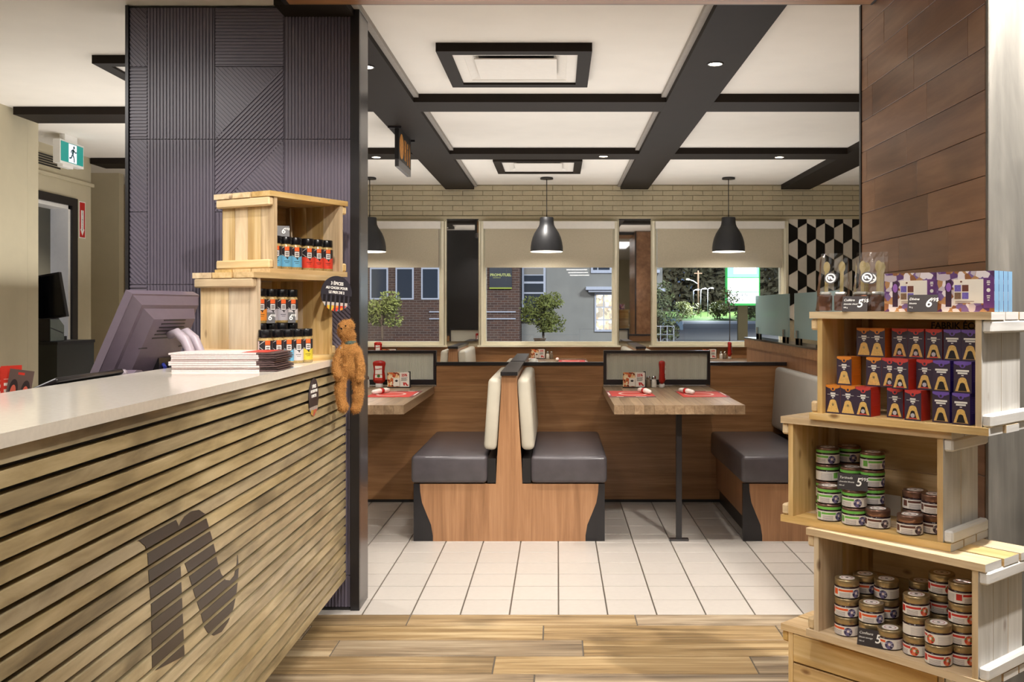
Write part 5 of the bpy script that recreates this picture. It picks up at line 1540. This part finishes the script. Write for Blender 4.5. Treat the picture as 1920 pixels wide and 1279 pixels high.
# pylon sign
ps = thing('pylon_sign', 'tall lit shop sign on a pole outside the right window', 'sign', (xat(1392, 40), 40, -.03))
hw_ = 58*40/1800/2
MB().box(-.2, .2, -.1, .1, 0, zat(570, 40)+.02).build('pole', plain('pylon_pole', (110, 92, 54), .7), ps)
zt0 = .03
M['litw'] = emit('sign_white', (246, 248, 250), 1.5); M['litb'] = emit('sign_blue', (150, 214, 250), 1.2); M['litg'] = emit('sign_green', (60, 170, 80), .7)
MB().box(-hw_-.05, hw_+.05, -.16, .16, zat(573, 40)+zt0, zat(473, 40)+zt0).build('cabinet', M['litg'], ps)
for a, b_, mm in ((475, 494, 'litw'), (498, 520, 'litb'), (521.5, 547, 'litw'), (548, 569, 'litw')):
    MB().box(-hw_, hw_, -.175, -.1605, zat(b_, 40)+zt0, zat(a, 40)+zt0).build('lit_panel', M[mm], ps)
M['signgrey'] = plain('sign_grey', (110, 120, 140), .5)
T('FUSION', .34, M['signgrey'], ps, (0, -.18, zat(485, 40)+zt0), bold=.012, ext=.002)
MB().box(-hw_+.25, hw_-.1, -.18, -.1755, zat(514, 40)+zt0, zat(502, 40)+zt0).build('white_inset', M['litw'], ps)
T('PORTES', .17, M['signgrey'], ps, (0, -.18, zat(554, 40)+zt0), ext=.002)
T('PHYSIO', .17, M['signgrey'], ps, (0, -.18, zat(563.5, 40)+zt0), ext=.002)
# street lamps and utility pole
for k, (px, py) in enumerate(((1300, 545), (1314, 543), (1327, 542))):
    D = 112 + k; t = thing('street_lamp', 'pale street lamp beyond the road, %s of three' % ['left', 'middle', 'right'][k], 'street lamp', (xat(px, D), D, .2), 0, 'street lamps beyond the road')
    hh = zat(py, D)-.2
    MB().tube([(0, 0, 0), (0, 0, hh), (.25, -.1, hh+.12), (.5, -.2, hh+.14)], .05, 8).build('post', M['trimw'], t)
    MB().lathe([(.05, .08), (.16, .02), (.14, -.04)], 12).build('head', emit('street_glow_%d' % k, (255, 250, 235), 25), t, (.5, -.2, hh+.1))
    point('street_light', (xat(px, D)+.5, D-.6, zat(py, D)-.1), 900*K, .2, COOL)
up_ = thing('utility_pole', 'wooden utility pole with crossarm and lamp outside the right window', 'pole', (xat(1309, 120), 120, .5))
MB().tube([(0, 0, 0), (0, 0, 5.6)], [.14, .10], 8).build('mast', M['bark'], up_)
MB().box(-.5, .5, -.05, .05, 5.2, 5.32).build('crossarm', M['bark'], up_)
MB().tube([(0, 0, 3.9), (-.6, 0, 4.3), (-1.2, -.1, 4.5)], .05, 6).build('lamp_arm', M['trimw'], up_)
MB().lathe([(.05, .1), (.2, .02), (.16, -.05)], 12).build('lamp_head', emit('pole_glow', (255, 250, 235), 25), up_, (-1.3, -.1, 4.5))
# pickup
tk = thing('pickup_truck', 'grey blue pickup truck parked outside the right window', 'truck', (xat(1277, 46)-1.1, 46, -.03))
body = [(-2.6, .32), (-2.6, .85), (-1.5, .88), (-1.0, 1.25), (-.2, 1.25), (.15, .90), (.95, .82), (1.08, .70), (1.1, .32)]
tb = MB().prism(body, XZ, -.75, .75).build('body', plain('truck_paint', (120, 138, 156), .25, metal=.3), tk)
MB().prism([(-.95, .92), (-.7, 1.2), (-.25, 1.2), (.05, .92)], XZ, -.757, -.7505).build('side_window', M['nightpane'], tb)
for xx in (-1.9, .55):
    wh = MB(); wh.lathe([(.30, -.1), (.32, -.06), (.32, .06), (.30, .1)], 20)
    wo = wh.build('wheel', M['black'], tk, (xx, -.72, .30), (R(90), 0, 0))
    MB().lathe([(.17, .1005), (.05, .115)], 10, smooth=False).build('hub', M['chrome'], wo)
MB().prism([(.55+.40*math.cos(math.pi*i/12), .30+.40*math.sin(math.pi*i/12)) for i in range(13)] + [(.55+.34*math.cos(math.pi*(12-i)/12), .30+.34*math.sin(math.pi*(12-i)/12)) for i in range(13)], XZ, -.80, -.7505).build('wheel_arch', M['black'], tk)
MB().box(1.02, 1.11, -.7, -.35, .58, .70).build('headlight', M['trimw'], tk)
# railing
rl = thing('railing', 'white grid railing outside the lower left of the right window', 'railing', (xat(1226, 13), 13, -.03))
for k in range(4): MB().tube([(.09*k, 0, 0), (.09*k, 0, 1.07)], .006, 6).build('baluster', M['trimw'], rl)
for k in range(3): MB().tube([(0, 0, 1.06-.11*k), (.27, 0, 1.06-.11*k)], .006, 6).build('rail', M['trimw'], rl)
